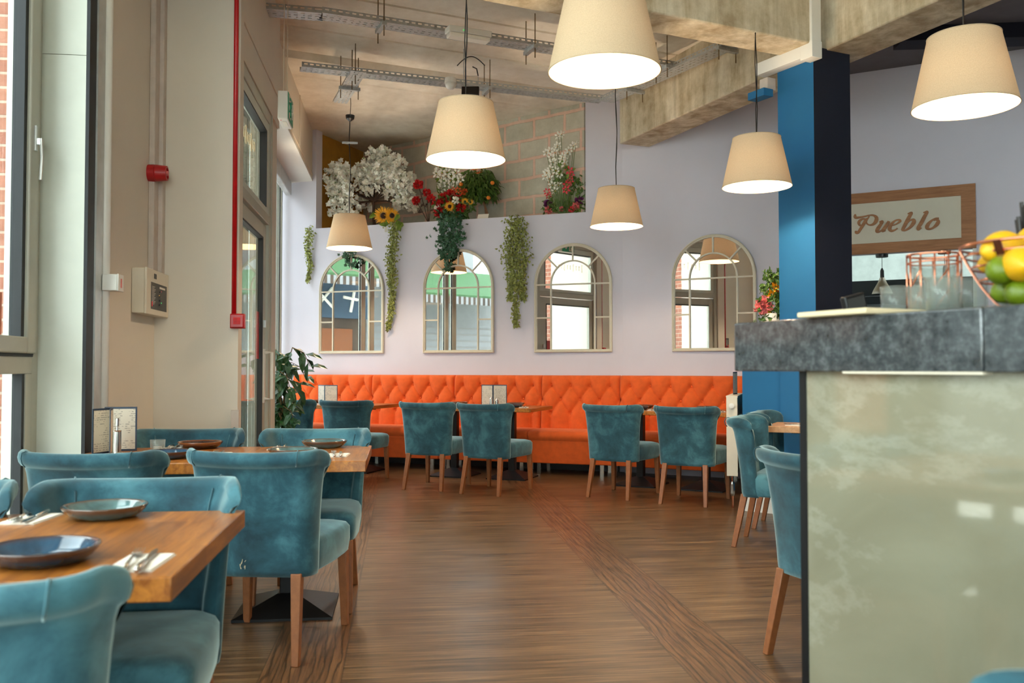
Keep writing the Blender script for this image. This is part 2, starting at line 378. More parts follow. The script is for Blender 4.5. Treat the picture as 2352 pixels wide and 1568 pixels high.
def mball(mb, c, rx, ry, rz, seg=12, rings=8):
    prof = [(max(1e-6, math.sin(PI * i / rings)), -math.cos(PI * i / rings)) for i in range(rings + 1)]
    n = len(mb.v); mb.lathe(prof, (0, 0, 0), seg, cap=False)
    for i in range(n, len(mb.v)): x, y, z = mb.v[i]; mb.v[i] = (c[0] + x * rx, c[1] + y * ry, c[2] + z * rz)
    return mb

# ================================================================= the setting
CZ = 4.27
TH1, TH2 = R(63), R(54.5)
P1 = V(math.sin(YAW), math.cos(YAW)) * 10.75
RV1 = V(math.sin(TH1), -math.cos(TH1)); NR1 = V(-math.cos(TH1), -math.sin(TH1))     # along the wall to the right, and into the room
RV2 = V(math.sin(TH2), -math.cos(TH2)); NR2 = V(-math.cos(TH2), -math.sin(TH2))
RZ1, RZ2 = -R(27), -R(35.5)
JN = P1 + RV1 * 1.340
def w1(s, off=0): q = P1 + RV1 * s + NR1 * off; return (q.x, q.y)
def w2(s, off=0): q = JN + RV2 * s + NR2 * off; return (q.x, q.y)
def wall_box(name, P, rz, boxes, mat):
    mb = MB()
    for b in boxes: mb.box(*b)
    return struct(obj(name, mb, mat, loc=(P[0], P[1], 0), rot=(0, 0, rz)))
D2 = V(.9525, .306); D3 = V(-.272, .962)

fl = MB(); fl.box(-2.0, 8, -4.6, 13.4, -.1, 0); struct(obj('floor', fl, 'floor'))
# ceiling: precast concrete units with joints, running across the room
cm = MB(); p0, p1 = -9, 11
prof = [(-6, 0)]; q = -6
for g in (-1.75, -.92, -.09, .74, 1.57, 2.40, 3.23, 4.06, 4.89, 5.72, 6.55, 7.38, 8.21):
    prof += [(g - .02, 0), (g, .03), (g + .02, 0)]
prof += [(8.62, 0), (8.72, .05), (8.98, .05), (9.02, .07), (9.06, 0), (9.57, 0), (9.595, .012), (9.62, 0), (15, 0)]
for i in range(len(prof) - 1):
    (qa, za), (qb, zb) = prof[i], prof[i + 1]
    w = [D2 * p + D3 * qq for p, qq in ((p0, qa), (p1, qa), (p1, qb), (p0, qb))]
    cm.add([(w[0].x, w[0].y, CZ + za), (w[1].x, w[1].y, CZ + za), (w[2].x, w[2].y, CZ + zb), (w[3].x, w[3].y, CZ + zb)], [(0, 3, 2, 1)])
w = [D2 * p + D3 * qq for p, qq in ((p0, -6), (p1, -6), (p1, 15), (p0, 15))]
cm.prism([(x.x, x.y) for x in w], CZ + .09, CZ + .25)
co = struct(obj('ceiling', cm, 'concrete_ceiling')); bm = bmesh.new(); bm.from_mesh(co.data)
for pc_, pn in (((-2.1, 0, 0), (-1, 0, 0)), ((8.1, 0, 0), (1, 0, 0)), ((0, -4.6, 0), (0, -1, 0)), ((0, 13.6, 0), (0, 1, 0))):
    bmesh.ops.bisect_plane(bm, geom=bm.verts[:] + bm.edges[:] + bm.faces[:], plane_co=pc_, plane_no=pn, clear_outer=True)
bm.to_mesh(co.data); bm.free()
dk = MB(); dk.prism([(3.45, 6.75), (3.05, 7.9), (2.62, 10.2), (8.2, 6.4), (8.2, -4.6), (6.9, -4.6)], CZ - .115, CZ)
struct(obj('ceiling', dk, 'paint_dark_grey'))
dk = MB(); dk.box(0, 3.2, -.12, .12, -.13, 0, Matrix.Translation((4.35, 7.45, CZ - .115)) @ Matrix.Rotation(R(-12), 4, 'Z'))
struct(obj('trim_9', dk, 'paint_navy'))

def beam(name, A, d, L, w, z0=3.65, z1=CZ + .1):       # A: a corner, w: across, to the left of d
    mb = MB(); mb.box(0, L, 0, w, z0, z1)
    o = struct(obj(name, mb, 'concrete_beam', loc=(A[0], A[1], 0), rot=(0, 0, math.atan2(d[1], d[0])), bevel=.012)); return o
a = V(2.945, 6.456) + D2 * .25; beam('concrete_beam', a - D2 * 5.6, D2, 5.55, .32)
beam('concrete_beam', (3.457 , 6.95), (-.2755, .961), 3.3, .0 + .38) if False else beam('concrete_beam', V(3.16, 6.98) + V(.961, .2755) * .38, (-.269, .963), 2.85, .38)
beam('concrete_beam', (3.235, 6.79), (.286, -.958), 11.4, .40)
# column: pale blue and navy painted faces
C0 = V(3.153, 6.591); cd3 = V(-.37, .929).normalized(); cd2 = D2
cw = .375
pc = [C0, C0 + cd2 * cw, C0 + cd2 * cw + cd3 * cw, C0 + cd3 * cw]
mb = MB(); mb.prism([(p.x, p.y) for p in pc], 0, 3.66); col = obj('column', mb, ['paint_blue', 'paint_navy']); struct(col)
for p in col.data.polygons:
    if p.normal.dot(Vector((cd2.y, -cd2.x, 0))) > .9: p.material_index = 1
# back wall, left leaf with the high niche
wall_box('wall_back', P1, RZ1, [(-3.6, 1.36, 0, .14, 0, 2.98), (-3.6, -2.70, 0, .14, 2.98, CZ), (.907, 1.36, 0, .14, 2.98, CZ)], 'paint_lavender')
wall_box('wall_back', JN, RZ2, [(-.02, 2.1, 0, .14, 0, CZ), (2.1, 3.58, 0, .14, 0, 1.05), (2.1, 3.58, 0, .14, 2.32, CZ), (3.58, 5.4, 0, .14, 0, CZ)], 'paint_lavender')
mb = MB(); mb.prism([(w1(-3.2, -.13)), (-.4, 13.35), (2.4, 10.5), (w1(1.0, -.13))], 2.80, 2.978); struct(obj('trim_8', mb, 'board_edge'))
ya, yb = V(-1.13, 11.99), V(-.541, 13.069); d = (yb - ya)
mb = MB(); mb.box(0, d.length + .1, 0, .08, 2.95, CZ); struct(obj('wall_niche', mb, 'yellow_board', loc=(ya.x, ya.y, 0), rot=(0, 0, math.atan2(d.y, d.x))))
mb = MB(); mb.box(-.035, .012, -.005, .1, 2.95, CZ - .02); struct(obj('trim_7', mb, 'board_edge', loc=(ya.x, ya.y, 0), rot=(0, 0, math.atan2(d.y, d.x))))
ka, kb = V(-.62, 13.15), V(2.118, 10.292); d = kb - ka
mb = MB(); mb.box(0, d.length - .01, 0, .15, 2.9, CZ); struct(obj('wall_niche', mb, 'block_wall', loc=(ka.x, ka.y, 0), rot=(0, 0, math.atan2(d.y, d.x))))
# kitchen behind the hatch
mb = MB(); mb.box(1.3, 5, 2.6, 2.7, 0, 3.4); mb.box(1.3, 1.4, .14, 2.6, 0, 3.4); mb.box(4.9, 5, .14, 2.6, 0, 3.4); mb.box(1.3, 5, .14, 2.7, 3.4, 3.5)
struct(obj('wall_kitchen', mb, 'kitchen_white', loc=(*JN, 0), rot=(0, 0, RZ2)))
mb = MB(); mb.box(3.558, 3.59, -.012, .15, 1.05, 2.32); mb.box(2.1, 2.13, -.012, .15, 1.05, 2.32); struct(obj('trim_6', mb, 'paint_white', loc=(*JN, 0), rot=(0, 0, RZ2)))
h = MB(); 
h.add([(1.5, 1.4, 1.90), (4.7, 1.4, 1.90), (4.7, 2.4, 1.90), (1.5, 2.4, 1.90), (1.5, 1.35, 2.17), (4.7, 1.35, 2.17), (4.7, 2.4, 2.17), (1.5, 2.4, 2.17)], [(0, 3, 2, 1), (4, 5, 6, 7), (0, 1, 5, 4), (1, 2, 6, 5), (2, 3, 7, 6), (3, 0, 4, 7)])
hood = empty('extractor_hood', (*JN, 0), RZ2); obj('canopy', h, 'hood_black', hood)
m2 = MB(); m2.box(1.5, 4.7, 1.33, 1.36, 1.985, 1.995); m2.box(1.5, 4.7, 1.36, 1.4, 1.885, 1.90); obj('rail', m2, 'hood_black', hood)
tag(hood, 'long black extractor hood seen through the kitchen hatch', 'extractor hood')
# rest of the shell (right and rear)
mb = MB(); mb.box(6.5, 6.65, -4.6, 7.4, 0, CZ); struct(obj('wall_right', mb, 'paint_lavender'))
mb = MB(); mb.box(-1.9, 8, -4.6, -4.45, 0, .35); mb.box(-1.9, 8, -4.6, -4.45, 3.7, CZ)
mb.box(2.4, 8, -4.6, -4.45, .35, 3.7); mb.box(.2, .36, -4.6, -4.45, .35, 3.7)
struct(obj('wall_rear', mb, 'paint_beige'))
mb = MB(); mb.box(-1.8, 2.4, -4.53, -4.52, .35, 3.7); struct(obj('window_4', mb, 'pane_glass'))

# left wall
mb = MB(); mb.box(-1.86, -1.56, 4.715, 6.01, 0, CZ); struct(obj('wall_left', mb, 'paint_beige'))
mb = MB(); mb.box(-2.1, -1.04, 6.0, 6.13, 0, CZ); mb.box(-1.16, -1.06, 6.13, 8.04, 3.26, CZ); mb.box(-1.15, -1.08, 7.65, 8.04, 0, 3.26)
struct(obj('wall_left', mb, 'paint_beige'))
mb = MB(); mb.box(-1.09, -1.055, 6.0, 6.02, 0, CZ); 
mb = MB(); mb.box(-1.60, -1.15, 8.04, 12.4, 3.63, CZ); struct(obj('wall_left', mb, 'paint_beige'))
mb = MB(); mb.box(-1.60, -1.146, 8.04, 12.4, 3.60, 3.632); struct(obj('trim_1', mb, 'paint_white'))
mb = MB(); mb.box(-1.062, -1.048, 6.13, 8.0, 3.5, 3.56); mb.box(-1.152, -1.138, 8.3, 11.9, 3.66, 3.69); mb.box(-1.152, -1.14, 10.4, 10.43, 3.66, CZ); struct(obj('trim_2', mb, 'paint_beige', bevel=.004))
# pale reveal panel facing the room by the near window, with its edge strips
mb = MB(); mb.box(-1.775, -1.562, 4.70, 4.716, 0, 2.735); mb.box(-1.775, -1.562, 4.70, 4.716, 2.738, CZ); struct(obj('trim_3', mb, 'panel_pale'))
mb = MB(); mb.box(-1.562, -1.545, 4.70, 4.80, 0, CZ); struct(obj('trim_4', mb, 'gasket'))
mb = MB(); mb.box(-1.562, -1.536, 4.80, 4.93, 0, CZ); struct(obj('trim_5', mb, 'metal_edge'))
# brick outside the pier
mb = MB(); mb.box(-2.75, -1.95, 4.92, 6.0, -.03, 4.2); struct(obj('wall_outside', mb, 'red_brick'))
mb = MB(); mb.box(-1.95, -1.86, 4.74, 5.2, -.03, 4.2); struct(obj('trim_10', mb, 'panel_pale'))

def window_run(name, X, y0, y1, z0, z1, mull, transom, casement=None, sash=.055, depth=.07, glassm='pane_glass'):
    root = empty(name, (X, y0, 0)); root['kind'] = 'structure'
    fr = MB(); L = y1 - y0
    fr.box(-depth + .001, -.001, .001, L - .001, z0 + .001, z0 + .06); fr.box(-depth + .001, -.001, .001, L - .001, z1 - .06, z1 - .001)
    for m in mull: fr.box(-depth, 0, m - y0 - .035, m - y0 + .035, z0, z1)
    for tz in transom: fr.box(-depth + .0015, -.0015, .001, L - .001, tz - .0425, tz + .0425)
    obj('window_frame', fr, 'frame_grey', root, bevel=.004)
    gl = MB(); gl.box(-depth * .6, -depth * .6 + .008, .02, L - .02, z0 + .03, z1 - .03); obj('pane', gl, glassm, root)
    gk = MB()
    ms = sorted(mull); zs = [z0 + .06] + [t for t in transom] + [z1 - .06]
    for a, b in zip(ms[:-1], ms[1:]):
        for k in range(len(zs) - 1):
            lo = zs[k] + (.03 if k else 0); hi = zs[k + 1] - (.03 if k < len(zs) - 2 else 0)
            ya, yb = a - y0 + .035, b - y0 - .035
            for bx in ((ya, ya + .012, lo, hi), (yb - .012, yb, lo, hi), (ya, yb, lo, lo + .012), (ya, yb, hi - .012, hi)):
                gk.box(-.03, -.022, bx[0], bx[1], bx[2], bx[3])
    obj('gasket', gk, 'gasket', root)
    return root
w1r = window_run('window_1', -1.77, -4.4, 4.70, 0, CZ, [-4.36, -3.0, -1.6, -.2, 1.2, 2.95, 4.665], [1.193])
# opening casement of the near window, with its handle
cs = MB()
for b in ((3.00, 3.075, 1.247, 3.9), (4.52, 4.625, 1.247, 3.9), (3.075, 4.52, 1.247, 1.325), (3.075, 4.52, 3.8, 3.9)): cs.box(-.055, .022, b[0] + 4.4, b[1] + 4.4, b[2], b[3])
fg = MB(); fg.box(-.05, .004, 8.885, 8.92, 1.325, 3.8); fg.box(-.05, .004, 7.4, 9.03, 1.232, 1.249); fg.box(-.03, .004, 9.024, 9.033, 1.24, 3.9); fg.box(-.05, -.006, 8.93, 8.96, .06, 1.15); obj('gasket', fg, 'gasket', w1r); obj('lower_sash', MB().box(-.05, .0, 8.96, 9.032, .06, 1.15), 'frame_grey', w1r)
obj('casement', cs, 'frame_grey', w1r, bevel=.008)
hd = MB(); hd.box(.022, .032, 8.955, 8.975, 2.22, 2.34); hd.box(.03, .055, 8.96, 8.975, 2.25, 2.28); hd.tube([(.05, 8.967, 2.28), (.055, 8.967, 2.19), (.05, 8.967, 2.08)], .008)
obj('window_handle', hd, 'metal_edge', w1r)
window_run('window_2', -1.53, 8.04, 12.3, 0, 3.62, [8.08, 9.2, 9.35, 10.7, 10.85, 11.95], [], glassm='tinted_glass')  # tint added to the glass to cut the daylight on the far wall
mb = MB(); mb.box(-1.53, -1.15, 8.00, 8.04, 0, .08); mb.box(-1.53, -1.15, 8.00, 8.04, 3.5, 3.62); struct(obj('trim_13', mb, 'frame_grey')); struct(obj('window_3', MB().box(-1.53, -1.15, 8.015, 8.022, .08, 3.5), 'pane_glass'))  # glazed return added so the view through the door stays bright
# roller of a shutter at the head of the far window
mb = MB(); mb.box(-1.5, -1.42, 8.1, 12.0, 3.42, 3.60); struct(obj('trim_11', mb, 'metal_edge', bevel=.01))
# door with overlight in the left wall
dr = empty('door_1', (-1.08, 6.13, 0)); dr['kind'] = 'structure'
fr = MB()
for b in ((0, .06, 0, 3.24), (1.42, 1.49, 0, 3.24), (0, 1.49, 3.17, 3.26), (0, 1.49, 2.34, 2.42)): k_ = .001 if b[1] - b[0] > 1 else 0; fr.box(-.12 + k_, .012 - k_, b[0] + k_, b[1] - k_, b[2] + k_, b[3] - k_)
fr.box(-.16, .02, 1.49, 1.52, 0, 3.3)
obj('door_frame', fr, 'frame_grey', dr, bevel=.006)
lf = MB()
for b in ((.07, .15, .02, 2.33), (1.25, 1.40, .02, 2.33), (.07, 1.40, 2.22, 2.33), (.07, 1.40, .02, .22)): k_ = .001 if b[1] - b[0] > 1 else 0; lf.box(-.07 + k_, -.012 - k_, b[0] + k_, b[1] - k_, b[2] + k_, b[3] - k_)
obj('door_leaf', lf, 'frame_grey', dr, bevel=.006)
ol = MB()
for b in ((.06, .12, 2.42, 3.17), (1.30, 1.42, 2.42, 3.17), (.06, 1.42, 3.08, 3.17), (.06, 1.42, 2.42, 2.47)): k_ = .001 if b[1] - b[0] > 1 else 0; ol.box(-.07 + k_, .004 - k_, b[0] + k_, b[1] - k_, b[2] + k_, b[3] - k_)
obj('overlight_frame', ol, 'panel_pale', dr, bevel=.006)
gk = MB()
for b in ((1.235, 1.255, .22, 2.22), (.15, 1.25, 2.205, 2.22)): gk.box(-.05, -.010, b[0], b[1], b[2], b[3])
for b in ((1.285, 1.30, 2.47, 3.08), (.12, 1.3, 3.07, 3.085)): gk.box(-.05, .006, b[0], b[1], b[2], b[3])
obj('door_gasket', gk, 'gasket', dr)
gl = MB(); gl.box(-.045, -.038, .1, 1.3, .1, 2.3); gl.box(-.045, -.038, .1, 1.35, 2.44, 3.15); obj('pane', gl, 'pane_glass', dr)
hd = MB(); hd.tube([(.0, 1.31, 1.30), (.055, 1.31, 1.30), (.055, 1.31, .93), (.0, 1.31, .93)], .014); hd.box(-.012, .0, 1.28, 1.345, .9, 1.33)
obj('door_handle', hd, 'white_plastic', dr, smooth=False)
lk = MB(); lk.box(-.012, .006, 1.285, 1.33, 1.5, 1.56); obj('lock', lk, 'metal_edge', dr)
sg = MB(); sg.box(-.036, -.034, 1.13, 1.22, 1.25, 1.62); obj('door_sticker', sg, 'red_plastic', dr)
# faint gold script on the overlight
def script(mb, pts, w): mb.ribbon(pts, w, .001)
st = MB(); zz = 2.86
for k in range(9):
    y = .3 + k * .075; st.tube([(-.033, y + .02 * math.sin(a) + a * .006, zz + .05 * math.cos(a) * (1.3 if k % 3 == 0 else .7)) for a in [i * PI / 5 for i in range(11)]], .003, 4)
obj('window_lettering', st, 'paper_cream', dr)

# outside
mb = MB(); mb.box(-32, -1.83, -30, 30, -.2, -.03); mb.box(-1.83, 20, -30, -4.62, -.2, -.03); mb.v = [tuple(x) for x in mb.v]; struct(obj('ground', mb, 'paving'))
bd = empty('white_building', (-9.5, 0, 0)); 
mb = MB(); mb.box(-.4, 0, -12, 2.0, 0, 3.3); mb.box(-.4, 0, 2.0, 5.55, 0, 8.0); obj('wall', mb, 'render_white', bd)  # tall end is added, to hold sky light off the far window
mb = MB(); 
for k in range(12): mb.box(0, .015, -6, 5.5, .35 + k * .17, .35 + k * .17 + .02)
obj('cladding_joints', mb, 'concrete_kerb', bd)
for y in (-4.2, -10): obj('window', MB().box(0, .02, y, y + 2, .9, 2.1), 'sign_blue', bd)
tag(bd, 'white rendered building, its tall end added to block sky light, across the street beyond the windows', 'building')
sh = empty('corner_shop', (-9.3, 5.6, 0))
mb = MB(); mb.box(-.5, 0, 0, 4.3, 0, 2.35).box(-.5, -.02, 0, 9, 3.2, 8.5); obj('shop_front_and_sky_screen', mb, 'shop_brown', sh)  # upper block added above the shop to screen the sky from the far window
mb = MB(); mb.box(-.5, .08, 0, 4.3, 2.35, 3.2); obj('sign_board', mb, 'sign_blue', sh)
mb = MB()
for pts in ([(1.0, 3.05), (1.5, 2.5)], [(1.45, 3.0), (1.0, 2.6)], [(1.9, 3.0), (2.0, 2.5), (2.4, 2.55)], [(2.2, 3.05), (2.45, 2.75)], [(.4, 3), (.5, 2.5)], [(.3, 2.8), (.7, 2.85)]):
    obj('painted_stroke', MB().tube([(.1, y, z) for y, z in pts], .035, 6), 'petal_white', sh)
for y0, y1, z in ((.4, 1.3, .3), (1.7, 2.9, .6)): obj('shop_window', MB().box(0, .03, y0, y1, z, 2.1), 'leg_wood', sh)
tag(sh, 'brown shop front with a pale blue sign board and an added sky-blocking upper wall across the street', 'shop')
def awning(x, y0, y1, z, label):
    r = empty('awning', (x, y0, z)); L = y1 - y0
    mb = MB(); mb.add([(0, 0, .75), (0, L, .75), (1.3, L, 0), (1.3, 0, 0), (0, 0, .70), (0, L, .70), (1.3, L, -.05), (1.3, 0, -.05)], [(0, 3, 2, 1), (4, 5, 6, 7), (0, 1, 5, 4), (1, 2, 6, 5), (2, 3, 7, 6), (3, 0, 4, 7)]); obj('canopy', mb, 'awning_green', r)
    mb = MB(); n = int(L / .16)
    for k in range(n): mb.box(1.28, 1.30, k * .16, k * .16 + .08, -.24, -.05)
    obj('valance', mb, 'render_white', r); mb = MB()
    for k in range(n): mb.box(1.28, 1.30, k * .16 + .08, k * .16 + .16, -.24, -.05)
    obj('valance', mb, 'shop_brown', r); tag(r, label, 'awning')
awning(-9.2, 5.7, 9.8, 3.25, 'green awning with striped valance over the corner shop')
awning(-9.5, 1.2, 5.2, 3.0, 'green awning on the white building across the street')
# red brick pier seen through the door
mb = MB(); mb.box(-3.5, -2.9, 5.6, 6.5, -.03, 5.5); o = obj('brick_pier', mb, 'red_brick'); tag(o, 'red brick pier standing outside the glazed door', 'pier')
pl = empty('planter', (-5.2, 1.0, -.03))
mb = MB(); mb.box(-.35, .35, -.9, .9, 0, .75); obj('tub', mb, 'frame_grey', pl, bevel=.02)
random.seed(5); mb = MB()
for k in range(400):
    mb.leaf(V(random.uniform(-.35, .35), random.uniform(-.9, .9), .72 + random.random() * .25), V(random.uniform(-1, 1), random.uniform(-1, 1), random.uniform(.2, 1)), V(0, 0, 1), .14, .07)
obj('foliage', mb, 'leaf_mid', pl); tag(pl, 'grey planter box of green plants on the pavement outside', 'planter')
o = obj('sticker', MB().box(-.001, .001, -.03, .06, -.1, .12), 'orange_card', loc=(-1.80, at_x(6, 730, -1.77).y, at_x(6, 730, -1.77).z)); tag(o, 'orange card stuck on the near window pane at the left edge', 'sticker')

# ================================================================= wall fittings
c = at_x(341, 397, -1.56)
r = empty('fire_alarm_sounder', (-1.56, c.y, c.z), rot=(0, R(90), 0))
obj('base', MB().lathe([(.0, .0), (.052, 0), (.053, .042), (.0, .042)], seg=32), 'red_plastic', r, smooth=False)
obj('body', MB().lathe([(.0, .042), (.050, .042), (.052, .05), (.046, .112), (.034, .114), (.032, .104), (.0, .104)], seg=32), 'red_plastic', r)
obj('nozzle', MB().lathe([(.0, .09), (.016, .09), (.014, .118), (.0, .12)], seg=24), 'petal_pink', r)
tag(r, 'red fire alarm sounder mounted high on the beige left wall', 'alarm')
# alarm panel
a = at_x(337, 622, -1.475); ya = a.y; za = 1.752; zb = 1.50
a0 = 5.50; L = .49; hgt = .265
r = empty('fire_alarm_box', (-1.56, a0, 1.50))
obj('case', MB().box(0, .072, 0, L, 0, hgt), 'cream_plastic', r, bevel=.004)
obj('front_cover', MB().box(.072, .086, -.004, L + .004, -.004, hgt + .004), 'cream_plastic', r, bevel=.004)
obj('control_panel', MB().box(.086, .088, .09, .445, .03, .19), 'display_glow', r)
obj('logo_plate', MB().box(.086, .088, .155, .205, .215, .245), 'black_plastic', r)
mb = MB(); 
for k in range(6): mb.box(.088, .0885, .275 + k * .022, .292 + k * .022, .163, .175)
obj('label_strip', mb, 'paper', r); mb = MB()
for k in range(14): mb.box(.088, .0885, .105, .105 + .05 + .03 * ((k * 7) % 3) / 2, .06 + k * .008, .062 + k * .008)
obj('printed_text', mb, 'paper', r)
mb = MB()
for k in range(4): mb.box(.088, .094, .265, .30, .06 + k * .026, .068 + k * .026)
obj('buttons', mb, 'black_plastic', r)
obj('indicator', MB().box(.088, .091, .31, .316, .075, .081), 'led_green', r); obj('indicator', MB().box(.088, .091, .262, .268, .118, .124), 'led_amber', r)
obj('indicator', MB().box(.088, .091, .31, .316, .145, .151), 'led_red', r); obj('key_switch', MB().box(.088, .0895, .10, .115, .045, .075), 'petal_coral', r)
tag(r, 'cream fire alarm control panel on the left wall, left of the corner', 'alarm panel')
r = obj('cable_conduit', MB().box(-1.56, -1.50, 5.93, 6.0, 1.77, CZ).box(-1.56, -1.525, 5.83, 5.93, 1.77, CZ), 'trunk_pink', bevel=.004); tag(r, 'boxed-in cable conduit rising in the wall corner above the alarm panel', 'conduit')
y0 = at_x(243, 600, -1.53).y
r = obj('vertical_conduit', MB().tube([(-1.535, y0, 0), (-1.535, y0, CZ)], .026, 16), 'white_plastic', smooth=True); tag(r, 'round white conduit pipe running floor to ceiling by the near window', 'pipe')
c = at_x(247, 647, -1.50)
r = empty('door_release_switch', (-1.535, y0, c.z)); obj('box', MB().box(0, .075, -.043, .043, -.043, .043), 'white_plastic', r, bevel=.004); obj('face_plate', MB().box(.075, .083, -.045, .045, -.045, .045), 'white_plastic', r, bevel=.003)
obj('key_symbol', MB().box(.083, .085, -.008, .008, -.025, .022), 'petal_pink', r); tag(r, 'small white key switch box fixed beside the vertical conduit', 'switch')
# red sprinkler pipe
px_ = -1.068; 
r = obj('red_pipe', MB().tube([(px_ + .004, 5.975, 1.46), (px_ + .004, 5.975, 3.62), (px_ + .02, 5.975, 3.70), (px_ - .05, 5.975, 3.95), (px_ - .05, 5.975, CZ)], .015, 14), 'red_pipe', smooth=True); tag(r, 'thin red pipe running down the front of the left wall pier', 'pipe')
c = at_y(545, 737, 5.95)
r = empty('fire_call_point', (c.x, 5.999, c.z)); obj('box', MB().box(-.045, .045, -.055, 0, -.047, .047), 'red_plastic', r, bevel=.005); obj('front_plate', MB().box(-.04, .04, -.068, -.055, -.042, .042), 'red_plastic', r, bevel=.004)
obj('press_panel', MB().box(-.022, .022, -.07, -.068, -.022, .022), 'petal_red', r); tag(r, 'red fire call point at the foot of the red pipe', 'call point')
mbt = MB(); p = at_y(539, 968, 5.98)
r = obj('leaflet_holder', MB().box(-.02, .028, -.03, 0, -.075, .075), 'trunk_pink', loc=(p.x, 5.99, p.z)); tag(r, 'small pink leaflet fixed low on the pier behind the chairs', 'leaflet')

# exit sign
r = empty('exit_sign', (-.855, 6.95, 3.06))
obj('housing', MB().box(-.075, 0, 0, .31, 0, .215), 'white_plastic', r, bevel=.006)
obj('diffuser_panel', MB().box(0, .004, .008, .302, .008, .207), 'exit_green', r)
mb = MB(); X = .006
def flat(pts): mb.add([(X, y, z) for y, z in pts] + [(X - .003, y, z) for y, z in pts], [tuple(range(len(pts))), tuple(range(2 * len(pts) - 1, len(pts) - 1, -1))])
# seen from the room side y grows to the left of a reader facing the wall
flat([(.03, .02), (.135, .02), (.135, .195), (.03, .195)])
obj('door_symbol', mb, 'paper', r); mb = MB(); X = .008
for seg_, w_ in (([(.078, .145), (.09, .10)], .022), ([(.09, .10), (.11, .07), (.10, .035)], .013), ([(.09, .10), (.065, .08), (.042, .065)], .013), ([(.08, .142), (.108, .125), (.118, .105)], .010), ([(.08, .142), (.058, .125), (.044, .135)], .010)):
    mb.tube([(X, y, z) for y, z in seg_], w_ / 2, 6)
mball(mb, (X, .074, .168), .006, .013, .013)
obj('running_man', mb, 'exit_green', r); mb = MB()
mb.tube([(X, .215, .165), (X, .215, .065)], .010, 6); mb.tube([(X, .18, .10), (X, .215, .055), (X, .25, .10)], .010, 6); obj('arrow', mb, 'paper', r)
obj('indicator_label', MB().box(-.05, -.02, .08, .22, -.002, 0), 'paper', r); obj('suspension_wire', MB().tube([(-.038, .04, .21), (-.034, .03, CZ - 3.06)], .003, 5), 'cream_plastic', r); obj('suspension_wire', MB().tube([(-.038, .27, .21), (-.038, .27, CZ - 3.06)], .003, 5), 'cream_plastic', r)
obj('indicator', MB().box(-.058, -.052, .04, .046, -.004, 0), 'led_red', r)
tag(r, 'green and white running man exit sign hanging from thin wires', 'exit sign')

# white trunking and blue bracket on the column head
r = empty('white_trunking', (C0.x, C0.y, 0)); u = Matrix.Rotation(math.atan2(cd3.y, cd3.x), 4, 'Z')
obj('lower_run', MB().box(-.06, cw + .14, 0, .10, 3.56, 3.66, u), 'paint_white', r, bevel=.003); obj('riser', MB().box(-.08, .03, -.0, .10, 3.66, CZ, u), 'paint_white', r, bevel=.003)
obj('corner_piece', MB().box(-.085, .035, -.003, .103, 3.54, 3.67, u), 'paint_white', r, bevel=.003)
tag(r, 'white cable trunking running up and along the head of the blue column', 'trunking')
r = empty('junction_box', (C0.x + cd3.x * (cw + .02), C0.y + cd3.y * (cw + .02), 3.42)); obj('box', MB().box(-.0, .09, 0, .09, 0, .10, u), 'trunk_pink', r, bevel=.003)
obj('bracket', MB().box(-.02, .16, .05, .15, -.06, .0, u), 'paint_blue', r); tag(r, 'small junction box on a blue bracket behind the column head', 'junction box')

# cable trays
HOLE = None
def tray(P, Q, w, z, label, name='cable_tray', flange=.045, gap=True, group=None):
    P = V(*P); Q = V(*Q); d = Q - P; L = d.length; r = empty(name, (P.x, P.y, z), math.atan2(d.y, d.x))
    mb = MB(); step = .055; n = max(1, int(L / step)); rows = 4; rw = w / rows
    for k in range(rows): mb.box(0, L, k * rw, k * rw + rw * .72, -.002, 0)        # solid strips between the slot rows
    for k in range(rows):
        for i in range(n):
            mb.box(i * step, i * step + step * (.45 if (i + k) % 3 else .75), k * rw + rw * .72, (k + 1) * rw, -.002, 0)
    obj('tray_base', mb, 'galvanised', r)
    mb = MB(); mb.box(0, L, 0, .002, 0, flange * .45); mb.box(0, L, w - .002, w, 0, flange * .45); mb.box(0, L, 0, .002, flange * .75, flange); mb.box(0, L, w - .002, w, flange * .75, flange)
    for i in range(n): mb.box(i * step, i * step + step * .4, 0, .002, flange * .45, flange * .75); mb.box(i * step, i * step + step * .4, w - .002, w, flange * .45, flange * .75)
    obj('flange', mb, 'galvanised', r)
    k = .5
    while k < L:
        for yy in (-.012, w + .012):
            obj('threaded_rod', MB().tube([(k, yy, -.12), (k, yy, CZ - z)], .005, 6), 'stem', r)
        obj('cross_bracket', MB().box(k - .02, k + .02, -.03, w + .03, -.035, -.004), 'galvanised', r); k += 1.35
    tag(r, label, 'cable tray', group); return r
a = at_z(693, 152, 4.0); b = at_z(1389, 228, 4.0); tray(a[:2], b[:2], .16, 4.0, 'perforated metal cable tray nearer the niche, ending above the window side')
a = at_z(740, 28, 4.0); b = at_z(1265, 108, 4.0); d = (b - a).normalized(); tray(a[:2], (b + d * 1.35)[:2], .17, 4.0, 'perforated metal cable tray carrying the strip light')
a = at_z(740, 24, 4.0); tray((a - d * .05 - Vector((.42, -.02, 0)) * 1)[:2], (a[0] + .0, a[1] + .05), .18, 4.0, 'short angled end piece of cable tray at the upper left')
a = at_z(1392, 232, 3.98); b = at_z(1690, 98, 3.98); tray((a.x - .07, a.y), (b.x - .07, b.y), .17, 3.98, 'cable tray running along the side of the concrete beam')
a = at_z(842, 166, 3.97); b = at_z(797, 238, 3.97); tray(a[:2], b[:2], .15, 3.97, 'short cross piece of cable tray holding the far lamp rose', flange=.02)
